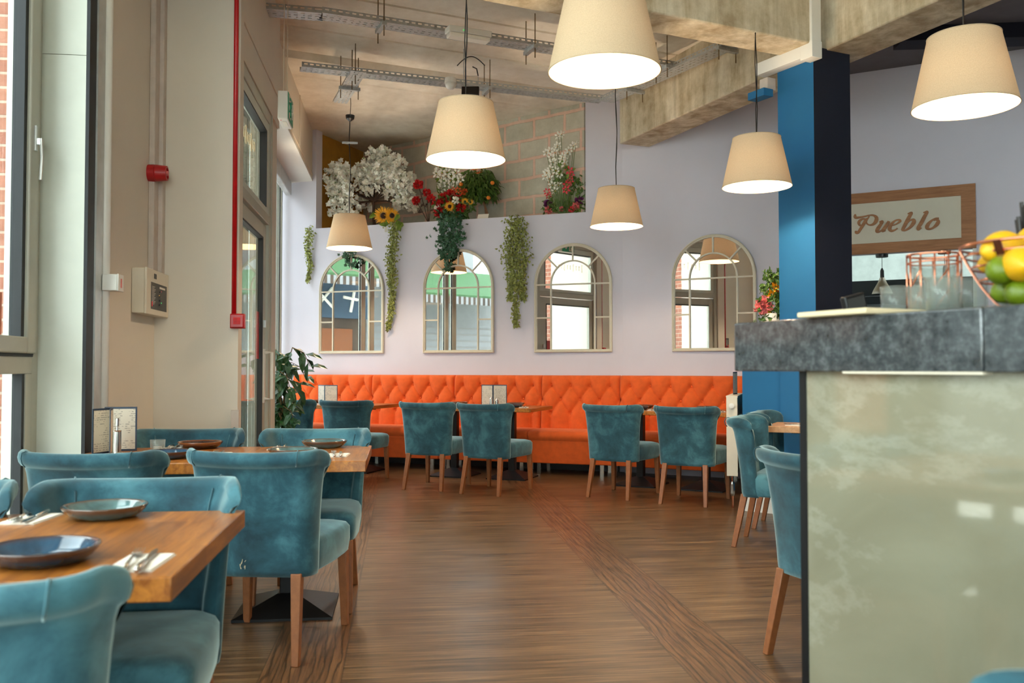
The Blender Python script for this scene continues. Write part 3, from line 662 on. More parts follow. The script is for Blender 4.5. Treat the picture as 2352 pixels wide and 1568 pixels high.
# strip light, smoke detector, projector
a = at_z(1032, 68, 3.92); b = at_z(1130, 84, 3.92); d = b - a
r = empty('emergency_light', a, math.atan2(d.y, d.x)); obj('housing', MB().box(0, d.length, 0, .11, -.005, .045), 'white_plastic', r, bevel=.006); obj('diffuser', MB().box(.01, d.length - .01, .005, .105, -.04, -.005), 'paper', r, bevel=.01)
obj('indicator', MB().box(.12, .13, -.003, 0, .01, .02), 'led_green', r); tag(r, 'white strip shaped emergency light under the nearer cable tray', 'light')
c = at_z(1035, 196, 3.93); r = empty('smoke_detector', c); obj('base', MB().lathe([(0, .07), (.055, .07), (.06, .02), (0, .02)], seg=24), 'white_plastic', r); obj('head', MB().lathe([(0, .02), (.058, .02), (.045, -.02), (.03, -.035), (0, -.035)], seg=24), 'white_plastic', r, smooth=True)
tag(r, 'round white smoke detector beneath the cable tray', 'smoke detector')
c = at_z(1081, 211, 3.80); r = empty('floodlight', (c.x + .01, c.y + .16, 3.855), R(-8)); obj('housing', MB().box(-.085, .085, -.02, .03, -.05, .045, Matrix.Rotation(R(-20), 4, 'X')), 'black_plastic', r, bevel=.006)
obj('bracket', MB().tube([(-.065, 0, .0), (-.065, 0, .15), (.075, 0, .15), (.075, 0, .0)], .004, 6).tube([(-.065, 0, .15), (-.065, 0, CZ - c.z - .055)], .004, 6), 'galvanised', r); mb = MB(); mb.tube([(-.13 + .27 * i / 12, 0, .25 + .09 * math.sin(PI * i / 12)) for i in range(13)], .005, 6); mb.tube([(.02, 0, .24), (.06, 0, .22), (.075, 0, .15)], .006, 6); obj('cable', mb, 'black_plastic', r)
tag(r, 'small black floodlight hanging under the cable tray above a lamp', 'floodlight')

# ================================================================= chairs
def chair_back():
    # the padded back: a U in plan that flares and leans back towards a rolled top
    H0, H1 = .335, .855
    def path(u, z):
        s = max(0, min(1, (z - H0) / (H1 - H0)))
        a = .164 + .018 * s; y = -.265 - .065 * s ** 1.6; l = .055 + .06 * s - .02 * math.sin(PI * s) ; rr = .078; fl = .16 + .13 * s
        # arc lengths: flat part a, corner, wing l
        A = a; Bc = rr * (PI / 2 - fl); T = A + Bc + l; t = abs(u) * T; sg = 1 if u >= 0 else -1
        if t <= A: p = (t, 0); n = (0, -1)
        elif t <= A + Bc:
            g = (t - A) / rr; p = (A + rr * math.sin(g), rr * (1 - math.cos(g))); n = (math.sin(g), -math.cos(g))
        else:
            g = PI / 2 - fl; k = t - A - Bc; p = (A + rr * math.sin(g) + math.cos(g) * k, rr * (1 - math.cos(g)) + math.sin(g) * k); n = (math.sin(g), -math.cos(g))
        bow = -.02 * (1 - min(1, (t / A)) ** 2) * (0.4 + .6 * s)
        return V(sg * p[0], y + p[1] + bow, 0), V(sg * n[0], n[1], 0), T
    us = [-1 + 2 * i / 44 for i in range(45)]
    # profile: (outward offset, height); inner face, over the roll, outer face
    prof = [(-.055, H0 + .0), (-.06, .43), (-.058, .52), (-.05, .62), (-.040, .71), (-.028, .78), (-.018, .815)]
    for k in range(9):
        g = PI * .95 - k * (PI * 1.42) / 8; prof.append((.010 + .032 * math.cos(g), .822 + .032 * math.sin(g)))
    prof += [(.006, .784), (.001, .76), (0, .70), (0, .60), (0, .50), (0, .42), (0, .36), (-.004, H0), (-.03, H0 - .004)]
    rows = []
    for u in us:
        e = max(0, (abs(u) - .90) / .10); sh = math.sqrt(max(0, 1 - e ** 2.2)) * .97 + .03; dip = -.010 * (1 - min(1, abs(u) / .75) ** 2) - .03 * max(0, (abs(u) - .72) / .28) ** 2
        row = []
        for n_, z in prof:
            p, nn, T = path(u * .985 + (0.015 * (1 if u > 0 else -1) * 0), z)
            mid = -.025 if z < .77 else (-.01 if z < .79 else .01)
            wk = 1 - .55 * max(0, min(1, (abs(u) - .45) / .3)) if z > .77 and n_ > 0 else 1
            off = mid + (n_ * wk - mid) * sh
            zz = z + dip * max(0, (z - .55) / .3) if z > .55 else z
            if z > .78: zz = .815 + dip * 1.0 + (z - .815) * (.35 + .65 * sh)
            row.append((p.x + nn.x * off, p.y + nn.y * off, zz))
        rows.append(row)
    mb = MB(); n = len(prof)
    for r in rows: r.append(r[0])
    mb.grid(rows)
    mb.f.append(tuple(range(0, n))); k = (len(rows) - 1) * (n + 1); mb.f.append(tuple(k + i for i in range(n - 1, -1, -1)))
    return mb, path
CB, CPATH = chair_back()
def make_chair():
    r = empty('dining_chair')
    b = obj('backrest', CB, 'teal_velvet', r, smooth=True)
    bm = bmesh.new(); bm.from_mesh(b.data); bmesh.ops.remove_doubles(bm, verts=bm.verts, dist=1e-5); bmesh.ops.recalc_face_normals(bm, faces=bm.faces); bm.to_mesh(b.data); bm.free()
    # seat: domed pad
    P = []; N = 18
    mb = MB()
    def sq(i, w, y0, y1, z):
        a = 2 * PI * i / 36; c, s_ = math.cos(a), math.sin(a); k = .22
        x = math.copysign(abs(c) ** k, c) * w; y = math.copysign(abs(s_) ** k, s_)
        yy = (y0 + y1) / 2 + y * (y1 - y0) / 2; x *= (1.0 if yy > 0 else 1 + yy * .35); return (x, yy, z)
    levels = [(.0, .1, .1, .492), (.14, -.05, .15, .491), (.215, -.18, .245, .486), (.25, -.20, .285, .474), (.262, -.205, .300, .455), (.262, -.205, .302, .40), (.255, -.20, .297, .35), (.245, -.195, .29, .340), (.0, .0, .1, .340)]
    rows = [[sq(i, *(l[0], l[1], l[2]), l[3]) for l in levels] for i in range(36)]
    mb.grid(rows, closed_u=True); s = obj('seat', mb, 'teal_velvet', r, smooth=True)
    bm = bmesh.new(); bm.from_mesh(s.data); bmesh.ops.remove_doubles(bm, verts=bm.verts, dist=1e-4); bmesh.ops.recalc_face_normals(bm, faces=bm.faces); bm.to_mesh(s.data); bm.free()
    for sx in (-1, 1):
        for (xt, yt, xb, yb) in ((.225, .255, .232, .272), (.180, -.245, .200, -.315)):
            mb = MB(); t, q = .0215, .0155
            mb.add([(sx * xt - t, yt - t, .35), (sx * xt + t, yt - t, .35), (sx * xt + t, yt + t, .35), (sx * xt - t, yt + t, .35),
                    (sx * xb - q, yb - q, 0), (sx * xb + q, yb - q, 0), (sx * xb + q, yb + q, 0), (sx * xb - q, yb + q, 0)],
                   [(0, 3, 2, 1), (4, 5, 6, 7), (0, 1, 5, 4), (1, 2, 6, 5), (2, 3, 7, 6), (3, 0, 4, 7)])
            for i, f in enumerate(mb.f): mb.f[i] = f[::-1]
            obj('leg', mb, 'leg_wood', r, bevel=.003)
    for u in (-.52, .52):
        mb = MB(); pts = []
        for n_, z in ((-.050, .62), (-.041, .70), (-.030, .775), (-.020, .82), (.0, .848), (.018, .856), (.036, .85), (.046, .83), (.046, .81), (.036, .795)):
            p, nn, T = CPATH(u, z); dip = -.010 * (1 - min(1, abs(u) / .75) ** 2); zz = z + dip * max(0, (z - .55) / .3); zz = zz if z <= .78 else .815 + dip + (z - .815)
            pts.append((p.x + nn.x * n_, p.y + nn.y * n_, zz))
        mb.tube(pts, .0028, 5)
        obj('piping', mb, 'teal_velvet', r, smooth=True)
    return r
CH = None
def chair(x, y, deg, label, group=None, name=None):
    global CH
    if CH is None: CH = make_chair(); o = CH
    else: o = copy_tree(CH)
    o.location = (x, y, 0); o.rotation_euler = (0, 0, -R(deg)); tag(o, label, 'chair', group); return o
def fwd(deg): return V(math.sin(R(deg)), math.cos(R(deg)))
def rgt(deg): return V(math.cos(R(deg)), -math.sin(R(deg)))
GA, GB, GC = 'chairs facing the orange banquette', 'chairs around the window side tables', 'chairs by the counter'
chair(-.765, 1.83, -2, 'teal velvet chair closest to the camera, its back cut by the lower left corner', GB)
chair(-.752, 2.53, 179, 'pale teal chair facing the camera across the nearest table, right of its neighbour', GB)
chair(-1.385, 2.53, 181, 'teal chair at the left edge facing the camera across the nearest table', GB)
n2c = chair(-.535, 4.045, 12.5, 'large teal chair with a scuffed back and pale scratches, at the second table', GB)
sm = MB(); random.seed(4)
for k in range(7):
    a = V(-.035 + random.uniform(-.012, .012), -.2790, .385 + random.uniform(-.02, .02)); sm.tube([a, a + V(random.uniform(-.008, .008), 0, random.uniform(.004, .02))], .0009, 4)
obj('scratch_marks', sm, 'paper_cream', n2c)
chair(-1.20, 4.08, 9, 'teal chair with its back to the camera beside the near window', GB)
chair(-.46, 4.74, 183, 'teal chair facing the camera at the far right of the second table', GB)
chair(-1.12, 4.80, 180, 'teal chair facing the camera in front of the beige wall pier', GB)
def from_rear(ax, ay, bx, by, lab, deg):
    m = V((ax + bx) / 2, (ay + by) / 2) + fwd(deg) * .315; return chair(m.x, m.y, deg, lab, GA)
c1 = V(-.464, 9.65); c0 = c1 - V(.891, -.454) * .69
chair(c0.x, c0.y, 22, 'teal chair half hidden behind the leafy plant, leftmost at the banquette', GA)
chair(c1.x, c1.y, 25, 'second teal chair from the left along the orange banquette', GA)
from_rear(.019, 8.871, .401, 8.669, 'third teal chair from the left along the banquette, left one of the middle pair', 28)
from_rear(.549, 8.516, .91, 8.256, 'fourth teal chair from the left along the banquette, right one of the middle pair', 35)
from_rear(1.687, 8.16, 2.013, 7.862, 'fifth teal chair from the left along the banquette, left of the rightmost', 40)
from_rear(2.226, 7.668, 2.572, 7.428, 'rightmost teal chair along the banquette, next to the radiator', 36)
chair(2.558, 5.786, 122.7, 'teal wing chair seen from its side between the banquette and the counter', GC)
chair(2.95, 6.42, 122, 'teal chair partly hidden behind the wing chair at the small pale table', GC)
chair(1.865, 3.51, 74.2, 'teal chair cut by the edge of the marble counter', GC)
chair(.86, 1.24, -19, 'blurred top of a teal chair in the lower right corner', GC)

# ================================================================= tables
def pedestal(r, x, y, w=.46, zt=.72, rz=0):
    M4 = Matrix.Translation((x, y, 0)) @ Matrix.Rotation(rz, 4, 'Z')
    h = w / 2; mb = MB(); vs = [(-h, -h, 0), (h, -h, 0), (h, h, 0), (-h, h, 0), (-h, -h, .012), (h, -h, .012), (h, h, .012), (-h, h, .012), (-.045, -.045, .085), (.045, -.045, .085), (.045, .045, .085), (-.045, .045, .085)]
    mb.add([M4 @ Vector(v) for v in vs], [(0, 3, 2, 1), (0, 1, 5, 4), (1, 2, 6, 5), (2, 3, 7, 6), (3, 0, 4, 7), (4, 5, 9, 8), (5, 6, 10, 9), (6, 7, 11, 10), (7, 4, 8, 11), (8, 9, 10, 11)])
    obj('base', mb, 'black_metal', r); obj('pole', MB().box(-.036, .036, -.036, .036, .08, zt, M4), 'black_metal', r, bevel=.004)
    obj('top_bracket', MB().box(-.2, .2, -.03, .03, zt - .02, zt, M4).box(-.03, .03, -.2, .2, zt - .02, zt, M4), 'black_metal', r)
def table(x0, x1, y0, y1, label, loc=(0, 0, 0), rz=0, peds=((0, 0),), mat='table_wood', t=.05, group=None, w=.46):
    cx, cy = (x0 + x1) / 2, (y0 + y1) / 2
    L = Vector(loc) + Matrix.Rotation(rz, 3, 'Z') @ Vector((cx, cy, 0))
    r = empty('dining_table', L, rz); hx, hy = (x1 - x0) / 2, (y1 - y0) / 2
    obj('tabletop', MB().box(-hx, hx, -hy, hy, .76 - t, .76), mat, r, bevel=.003)
    for p in peds: pedestal(r, p[0], p[1], w, .76 - t)
    tag(r, label, 'table', group); return r
table(-1.745, -.455, 1.90, 2.765, 'wooden table in the near left foreground with thick edge', peds=((-.33, 0), (.33, 0)), rz=0)
table(-1.535, -.155, 4.15, 4.965, 'second wooden table along the window wall, beside the beige pier', peds=((-.42, 0), (.3, .02)))
e1 = V(.848, -.53); e2 = V(.53, .848)
table(0, .70, 0, .54, 'small pale wooden table beside the blue column', loc=(2.605, 6.266, 0), rz=math.atan2(e1.y, e1.x), mat='pale_wood', t=.045)
BT = {}
def btable(c, rz, lab, k):
    r = table(-.335, .335, -.375, .375, lab, loc=(c[0], c[1], 0), rz=rz, t=.038, group='small tables along the banquette', w=.44); BT[k] = (V(*c), rz); return r
u1 = V(.891, -.454); n1v = V(.454, .891); u2 = V(.814, -.581); n2v = V(.581, .814)
t2b = V(1.206, 9.704) + n1v * -.03; btable(t2b, RZ1, 'banquette table of the middle pair, the right one', '2b'); btable(t2b - u1 * .672, RZ1, 'banquette table of the middle pair, the left one', '2a')
q = V(-.328, 10.068) - u1 * .335 + n1v * .345; btable(q, RZ1, 'banquette table behind the second chair from the left', '1b'); btable(q - u1 * .672, RZ1, 'banquette table nearest the leafy plant', '1a')
q = V(2.319, 8.621) + n2v * .33 - u2 * .12; btable(q, RZ2, 'banquette table second from the radiator', '3a'); btable(q + u2 * .672, RZ2, 'banquette table next to the radiator', '3b')

# ================================================================= tufted banquette
def tuft(L, n, top_roll=True):
    # front face of a buttoned back, local x along, z up, front towards -y
    z0, z1 = .47, 1.092; rows_z = (.975, .815, .655); sp = L / n; res = .0125
    nx = int(L / res); nz = int((z1 - z0) / res); P = []
    for i in range(nx + 1):
        x = L * i / nx; col_ = []
        for j in range(nz + 1):
            z = z0 + (z1 - z0) * j / nz
            xs = x / sp
            if z > rows_z[0]: a = abs(math.sin(PI * (xs - .5))); w = 1 - .35 * ((z - rows_z[0]) / (z1 - rows_z[0])); h_ = (a ** .42) * w + (1 - w) * 1
            elif z < rows_z[2]: a = abs(math.sin(PI * (xs - .5))); h_ = a ** .42
            else:
                v = (rows_z[0] - z) / (rows_z[0] - rows_z[1]); p_ = (xs - .5) + v * .5; q_ = (xs - .5) - v * .5
                h_ = (abs(math.sin(PI * p_)) * abs(math.sin(PI * q_))) ** .36
            edge = min(1, min(x, L - x) / .03) ** .5
            y = -.135 - .055 * h_ * (.35 + .65 * edge) + .10 * (z - z0) * .9
            # deep button pits
            for ri, rz_ in enumerate(rows_z):
                d_ = (xs - .5 - (.5 if ri == 1 else 0)); d_ = abs(d_ - round(d_)) * sp; rr = math.hypot(d_, z - rz_)
                if rr < .04: y += .03 * (1 - rr / .04) ** 1.5
            k = (z1 - z) / .05
            if k < 1: y += .05 * (1 - math.sqrt(max(0, 1 - (1 - k) ** 2)))
            col_.append((x, y, z))
        col_ += [(x, -.005, z1 - .004), (x, -.005, z0)]
        P.append(col_)
    mb = MB().grid(P); n_ = len(P[0]); mb.f.append(tuple(range(n_ - 1, -1, -1))); k = nx * n_; mb.f.append(tuple(k + i for i in range(n_)))
    btn = []
    for ri, rz_ in enumerate(rows_z):
        for kx in range(n + 1):
            x = (kx + (.5 if ri != 1 else 0)) * sp
            if .03 < x < L - .03: btn.append((x, -.13 + .09 * (rz_ - z0) + .0, rz_))
    return mb, btn
def section(P, rz, L, n, label, legs=(.12,)):
    r = empty('banquette_section', (P[0], P[1], 0), rz); mb, btn = tuft(L, n); g = .003
    o = obj('backrest', mb, 'orange_velvet', r, smooth=True)
    bm = bmesh.new(); bm.from_mesh(o.data); bmesh.ops.recalc_face_normals(bm, faces=bm.faces); bm.to_mesh(o.data); bm.free()
    for b in btn: obj('button', mball(MB(), (b[0], b[1] - .004, b[2]), .012, .008, .012, 10, 6), 'orange_velvet', r, smooth=True)
    rows = []
    prof = [(-.10, .36), (-.10, .478), (-.20, .49), (-.40, .492), (-.55, .487), (-.605, .475), (-.628, .45), (-.628, .42), (-.612, .39), (-.59, .37), (-.58, .36)]
    for x, sh in ((g, .6), (g + .008, .85), (.03, 1), (L - .03, 1), (L - g - .008, .85), (L - g, .6)):
        rows.append([(x, -.35 + (y + .35) * (1 - (1 - sh) * .03), .42 + (z - .42) * (1 - (1 - sh) * .3)) for y, z in prof])
    for rw in rows: rw.append(rw[0])
    mb = MB().grid(rows); m = len(prof); mb.f += [tuple(range(m)), tuple((len(rows) - 1) * (m + 1) + i for i in range(m - 1, -1, -1))]
    o = obj('seat_cushion', mb, 'orange_velvet', r, smooth=True); bm = bmesh.new(); bm.from_mesh(o.data); bmesh.ops.recalc_face_normals(bm, faces=bm.faces); bm.to_mesh(o.data); bm.free()
    obj('base', MB().add([(g, -.10, .135), (L - g, -.10, .135), (L - g, -.555, .125), (g, -.555, .125), (g, -.10, .38), (L - g, -.10, .38), (L - g, -.60, .38), (g, -.60, .38)],
        [(0, 1, 2, 3), (4, 7, 6, 5), (3, 2, 6, 7), (0, 4, 5, 1), (1, 5, 6, 2), (0, 3, 7, 4)]), 'orange_velvet', r, bevel=.01)
    for x in (.1, L - .1):
        for y in (-.5, -.15): obj('leg', MB().box(x - .02, x + .02, y - .02, y + .02, 0, .135), 'steel', r)
    return tag(r, label, 'banquette', 'orange banquette sections')
def s1(px): q = at_pl(px, 861, P1 + NR1 * .13, NR1) if False else None
def s_on(px, P, RV, N):
    Q = P + N * .16; d = ray(px, 900); k = (Q[0] * N[0] + Q[1] * N[1]) / (d.x * N[0] + d.y * N[1]); p = V(d.x * k, d.y * k); return (p - P).dot(RV)
sA = [s_on(p, P1, RV1, NR1) for p in (668, 850, 1040, 1241)] + [1.33]
labs = ['leftmost section of the orange buttoned banquette, behind the plant', 'second section from the left of the orange banquette', 'middle section of the orange banquette, behind the middle pair of chairs', 'second section from the right of the orange banquette', 'rightmost section of the orange banquette, ending at the blue low wall']
for i in range(4):
    L = sA[i + 1] - sA[i]; p = w1(sA[i]); section(p, RZ1, L - .004, max(4, round(L / .215)), labs[i])
p = w2(.008); section((p[0], p[1]), RZ2, 1.41, 6, labs[4])
mb = MB(); mb.box(-3.1, 1.3, -.02, 0, 0, .09); struct(obj('baseboard_back', mb, 'black_plastic', loc=(*P1, 0), rot=(0, 0, RZ1)))

# ================================================================= low blue wall, radiator
B0 = V(2.814, 7.234); lw = V(.66, -.6).normalized(); ld = V(.42, .907).normalized()
pts = [B0, V(3.06, 6.98), V(3.40, 7.05), V(3.90, 8.85), V(3.68, 9.12)]
mb = MB(); mb.prism([(p.x, p.y) for p in pts], .10, 1.42); struct(obj('wall_low', mb, 'paint_blue'))
mb = MB(); mb.prism([(p.x + (-.008 if i in (0, 4) else .0), p.y - (.012 if i < 2 else 0)) for i, p in enumerate(pts)], 0, .13); struct(obj('baseboard_right', mb, 'paint_white'))
mb = MB(); mb.prism([(p.x + (-.012 if i in (0, 4) else .0), p.y - (.012 if i < 2 else 0)) for i, p in enumerate(pts)], 1.42, 1.45); struct(obj('trim_12', mb, 'paint_white'))
lq = (pts[4] - pts[0]).normalized(); r = empty('radiator', (B0.x + .01, B0.y + .10, 0), math.atan2(lq.y, lq.x))
obj('panel', MB().box(0, .9, .075, .10, .28, .93).box(0, .9, .02, .045, .28, .93), 'cream_plastic', r, bevel=.008)
obj('side_panel', MB().box(-.004, .0, .015, .105, .27, .94), 'cream_plastic', r); mb = MB()
for k in range(20): mb.box(.02 + k * .044, .045 + k * .044, .045, .075, .29, .925)
obj('fins', mb, 'metal_edge', r); obj('top_grille', MB().box(0, .9, .012, .108, .93, .942), 'cream_plastic', r)
obj('valve_knob', MB().lathe([(0, 0), (.02, 0), (.022, .03), (0, .032)], (0, 0, 0), 20), 'white_plastic', r, loc=(-.004, .06, .86), rot=(0, R(-90), 0))
obj('pipe', MB().tube([(.03, .06, .28), (.03, .06, 0)], .009, 8), 'copper', r); obj('valve', MB().lathe([(.012, .1), (.018, .12), (.018, .2), (.012, .22)], (.03, .06, 0), 12), 'steel', r)
tag(r, 'cream radiator seen end on between the banquette and the blue low wall', 'radiator')

# ================================================================= mirrors
def arch_pts(w, h, off=0, n=24):
    rr = w / 2 - off; sp = h - w / 2; pts = [(-rr, off)]
    pts += [(-rr * math.cos(PI * i / n), sp + rr * math.sin(PI * i / n)) for i in range(n + 1)]; pts += [(rr, off)]; return pts
def mirror(P, RV, N, rz, s, label, tilt=0, yaw=0):
    q = P + RV * s + N * .012; r = empty('arched_mirror', (q.x, q.y, 1.345), rot=(R(tilt), 0, rz + R(yaw))); W, Hh = .955, 1.29
    pts = arch_pts(W, Hh, .012); fr = MB(); F = []
    n = len(pts)
    # moulded frame: profile swept around the closed outline
    cen = (0, .6)
    prof = [(0, 0), (0, -.022), (.006, -.03), (.014, -.03), (.02, -.022), (.030, -.022), (.036, -.012), (.036, 0)]
    for i, (x, z) in enumerate(pts):
        a = pts[(i + 1) % n]; b = pts[i - 1]
        def nrm(p, q): dx, dz = q[0] - p[0], q[1] - p[1]; L = math.hypot(dx, dz) or 1; return (dz / L, -dx / L)
        na = nrm((x, z), a); nb = nrm(b, (x, z)); nx, nz = na[0] + nb[0], na[1] + nb[1]; L = math.hypot(nx, nz) or 1; nx, nz = nx / L, nz / L
        k = 1 / max(.5, nx * na[0] + nz * na[1]); F.append([(x + nx * (t) * k, y, z + nz * (t) * k) for t, y in prof])
    fr.grid(F, closed_u=True)
    o = obj('frame', fr, 'mirror_frame', r, smooth=False); bm = bmesh.new(); bm.from_mesh(o.data); bmesh.ops.recalc_face_normals(bm, faces=bm.faces); bm.to_mesh(o.data); bm.free()
    gp = arch_pts(W, Hh, .02, 40); mb = MB(); mb.add([(x, -.008, z) for x, z in gp], [tuple(range(len(gp)))]); mb.add([(x, .0, z) for x, z in gp], [tuple(range(len(gp) - 1, -1, -1))]); obj('mirror_glass', mb, 'mirror_silver', r)
    br = MB(); w_ = .017; y = -.009; sp = Hh - W / 2; ri = .262
    inner = [(-ri, y, .02), (-ri, y, sp)] + [(-ri * math.cos(PI * i / 20), y, sp + ri * math.sin(PI * i / 20)) for i in range(1, 20)] + [(ri, y, sp), (ri, y, .02)]
    br.ribbon(inner, w_, .012); br.ribbon([(-W / 2 + .02, y, sp - .01), (W / 2 - .02, y, sp - .01)], w_, .010)
    for sg in (-1, 1): br.ribbon([(sg * (W / 2 - .02), y, .415), (sg * ri, y, .415)], w_, .010)
    for g in (45, 90, 135): br.ribbon([(ri * math.cos(R(g)), y, sp + ri * math.sin(R(g))), ((W / 2 - .02) * math.cos(R(g)), y, sp + (W / 2 - .02) * math.sin(R(g)))], w_, .010)
    obj('glazing_bars', br, 'mirror_frame', r)
    return tag(r, label, 'mirror', 'arched window mirrors on the lavender wall')
mirror(P1, RV1, NR1, RZ1, -2.164, 'leftmost arched window mirror, under the small far lamp')
mirror(P1, RV1, NR1, RZ1, -.688, 'second arched mirror from the left, with ivy hanging over its top')
mirror(P1, RV1, NR1, RZ1, .757, 'third arched mirror from the left, reflecting the exit sign', yaw=1.35)
mirror(JN, RV2, NR2, RZ2, 1.054, 'rightmost arched mirror, partly behind the bar counter', yaw=-1.2)

# ================================================================= pendant lamps
LE = 24.0
def lamp_build():
    r = empty('pendant_lamp')
    prof = [(.25, 0), (.172, .36)]
    mb = MB(); n = 64; P = []
    for i in range(n):
        a = 2 * PI * i / n; P.append([((.25 + (.172 - .25) * k / 6) * math.cos(a), (.25 + (.172 - .25) * k / 6) * math.sin(a), .36 * k / 6) for k in range(7)])
    mb.grid(P, closed_u=True); obj('lamp_shade', mb, 'linen_shade', r, smooth=True)
    for rr, z, nm in ((.25, 0, 'bottom_rim'), (.172, .36, 'top_rim')): obj(nm, MB().tube([(rr * math.cos(2 * PI * i / 48), rr * math.sin(2 * PI * i / 48), z) for i in range(48)], .003, 6, closed=True), 'linen_shade', r, smooth=True)
    sp = MB()
    for k in range(3): a = 2 * PI * k / 3; sp.tube([(0, 0, .33), (.172 * math.cos(a), .172 * math.sin(a), .355)], .002, 5)
    obj('spider', sp, 'metal_edge', r)
    obj('lamp_holder', MB().lathe([(0, .22), (.018, .22), (.02, .30), (.008, .34), (0, .34)], seg=16), 'black_plastic', r)
    obj('bulb', mball(MB(), (0, 0, .18), .03, .03, .042, 16, 10), 'bulb', r, smooth=True)
    return r
LP = None
def pendant(p, label, rose=None, grip=False, top=CZ):
    global LP
    if LP is None: LP = lamp_build(); o = LP
    else: o = copy_tree(LP)
    o.location = p; z = top - p[2]
    pts = [(0, 0, .33)] + [(.008 * math.sin(k * 1.3 + p[0] * 5), .0, .4 + (z - .4) * k / 8) for k in range(1, 8)] + [(0, 0, z)]
    obj('cord', MB().tube(pts, .0035, 6), 'black_plastic', o)
    obj('ceiling_rose', MB().lathe([(0, z), (.05, z), (.045, z - .04), (.012, z - .065), (0, z - .065)][::-1], seg=24), 'black_plastic', o)
    if grip: obj('cord_grip', MB().box(-.085, .085, -.01, .01, 1.16, 1.18), 'galvanised', o)
    ld = bpy.data.lights.new('bulb_light', 'POINT'); ld.energy = LE; ld.color = (1, .79, .55); ld.shadow_soft_size = .045
    lo = bpy.data.objects.new('bulb_light', ld); COL.objects.link(lo); lo.parent = o; lo.location = (0, 0, .13)
    return tag(o, label, 'lamp', 'cream pendant lamps')
def cam_pt(px, py, Z): d = ray(px, py); return EYEP + d * Z / (d.x * math.sin(YAW) + d.y * math.cos(YAW))
pendant(cam_pt(1388, 165, 4.0), 'largest cream pendant lamp, cut by the top edge of the picture')
pendant(cam_pt(1070, 367, 5.66), 'cream pendant lamp hanging in front of the flower niche, below the black floodlight')
pendant(cam_pt(1416, 520, 8.56), 'cream pendant lamp between the third and fourth arched mirrors')
pendant(cam_pt(1738.5, 429, 6.62), 'cream pendant lamp just left of the blue column')
pendant(cam_pt(802.5, 570, 9.95), 'small far cream pendant lamp above the leftmost mirror', grip=True, top=3.97)
pendant(cam_pt(2216, 246, 4.55), 'cream pendant lamp at the upper right, in front of the kitchen wall', top=CZ - .12)

# ================================================================= tableware
def plate_proto(name, mat):
    r = empty(name); obj('dish', MB().lathe([(0, .004), (.066, .004), (.080, .009), (.093, .019), (.103, .031), (.110, .036), (.113, .036), (.114, .033), (.108, .024), (.098, .013), (.084, .003), (.074, 0), (.0, 0)][::-1], seg=56), mat, r, smooth=True); return r
_pp = {}
def plate(p, mat, label, sc_=1.0, z=.76, group='stoneware plates'):
    if mat not in _pp: _pp[mat] = o = plate_proto('plate', mat)
    else: o = copy_tree(_pp[mat])
    o.location = (p[0], p[1], z); o.scale = (sc_,) * 3; return tag(o, label, 'plate', group)
def fork_proto():
    r = empty('fork'); mb = MB()
    mb.tube([(0, -.10, .004), (0, -.06, .006), (0, 0, .010), (0, .035, .007)], [.006, .005, .0028, .0032], 8); obj('handle', mb, 'steel', r, smooth=True)
    mb = MB(); mb.add([(-.004, .033, .006), (.004, .033, .006), (.0115, .05, .004), (.0115, .062, .004), (-.0115, .062, .004), (-.0115, .05, .004)] + [(-.004, .033, .009), (.004, .033, .009), (.0115, .05, .0065), (.0115, .062, .0065), (-.0115, .062, .0065), (-.0115, .05, .0065)],
       [(0, 5, 4, 3, 2, 1), (6, 7, 8, 9, 10, 11)] + [(i, (i + 1) % 6, 6 + (i + 1) % 6, 6 + i) for i in range(6)])
    for k in range(4): x = -.0098 + k * .0065; mb.tube([(x, .060, .0055), (x, .08, .006), (x, .10, .010)], [.0018, .0017, .001], 6)
    obj('tines', mb, 'steel', r); return r
def knife_proto():
    r = empty('knife'); mb = MB(); mb.tube([(0, -.115, .005), (0, -.09, .006), (0, -.03, .005), (0, .0, .004)], [.005, .008, .006, .0035], 8); obj('handle', mb, 'steel', r, smooth=True)
    mb = MB(); mb.add([(-.004, 0, .004), (.004, 0, .004), (.007, .07, .004), (.0, .112, .004), (-.008, .09, .004), (-.008, .05, .004)] + [(-.004, 0, .006), (.004, 0, .006), (.007, .07, .006), (.0, .112, .006), (-.008, .09, .0055), (-.008, .05, .0055)],
       [(0, 5, 4, 3, 2, 1), (6, 7, 8, 9, 10, 11)] + [(i, (i + 1) % 6, 6 + (i + 1) % 6, 6 + i) for i in range(6)]); obj('blade', mb, 'steel', r); return r
def napkin_proto():
    r = empty('napkin'); mb = MB()
    for k in range(3): mb.box(-.05 + k * .001, .05 - k * .002, -.085, .085 - k * .001, k * .0018, k * .0018 + .0015)
    obj('folded_paper', mb, 'paper', r, bevel=.0006); return r
_pr = {}
def put(kind, build, p, rz, z, label, cat, group, tilt=0):
    if kind not in _pr: _pr[kind] = o = build()
    else: o = copy_tree(_pr[kind])
    o.location = (p[0], p[1], z); o.rotation_euler = (R(tilt), 0, rz); return tag(o, label, cat, group)
def setting(p, rz, where, sp=.0, flip=False, z=.76):
    put('napkin', napkin_proto, p, rz, z, 'folded white napkin ' + where, 'napkin', 'napkins on the tables')
    d = Matrix.Rotation(rz, 2) @ V(-.018, 0); e = Matrix.Rotation(rz, 2) @ V(.014, 0)
    a = put('fork', fork_proto, V(p[0], p[1]) + d, rz + R(9) + (PI if flip else 0), z + .0055, 'fork on the folded napkin ' + where, 'fork', 'forks on the napkins')
    b = put('knife', knife_proto, V(p[0], p[1]) + e, rz + R(7) + (PI if flip else 0), z + .0055, 'knife on the folded napkin ' + where, 'knife', 'knives on the napkins')
T = .76
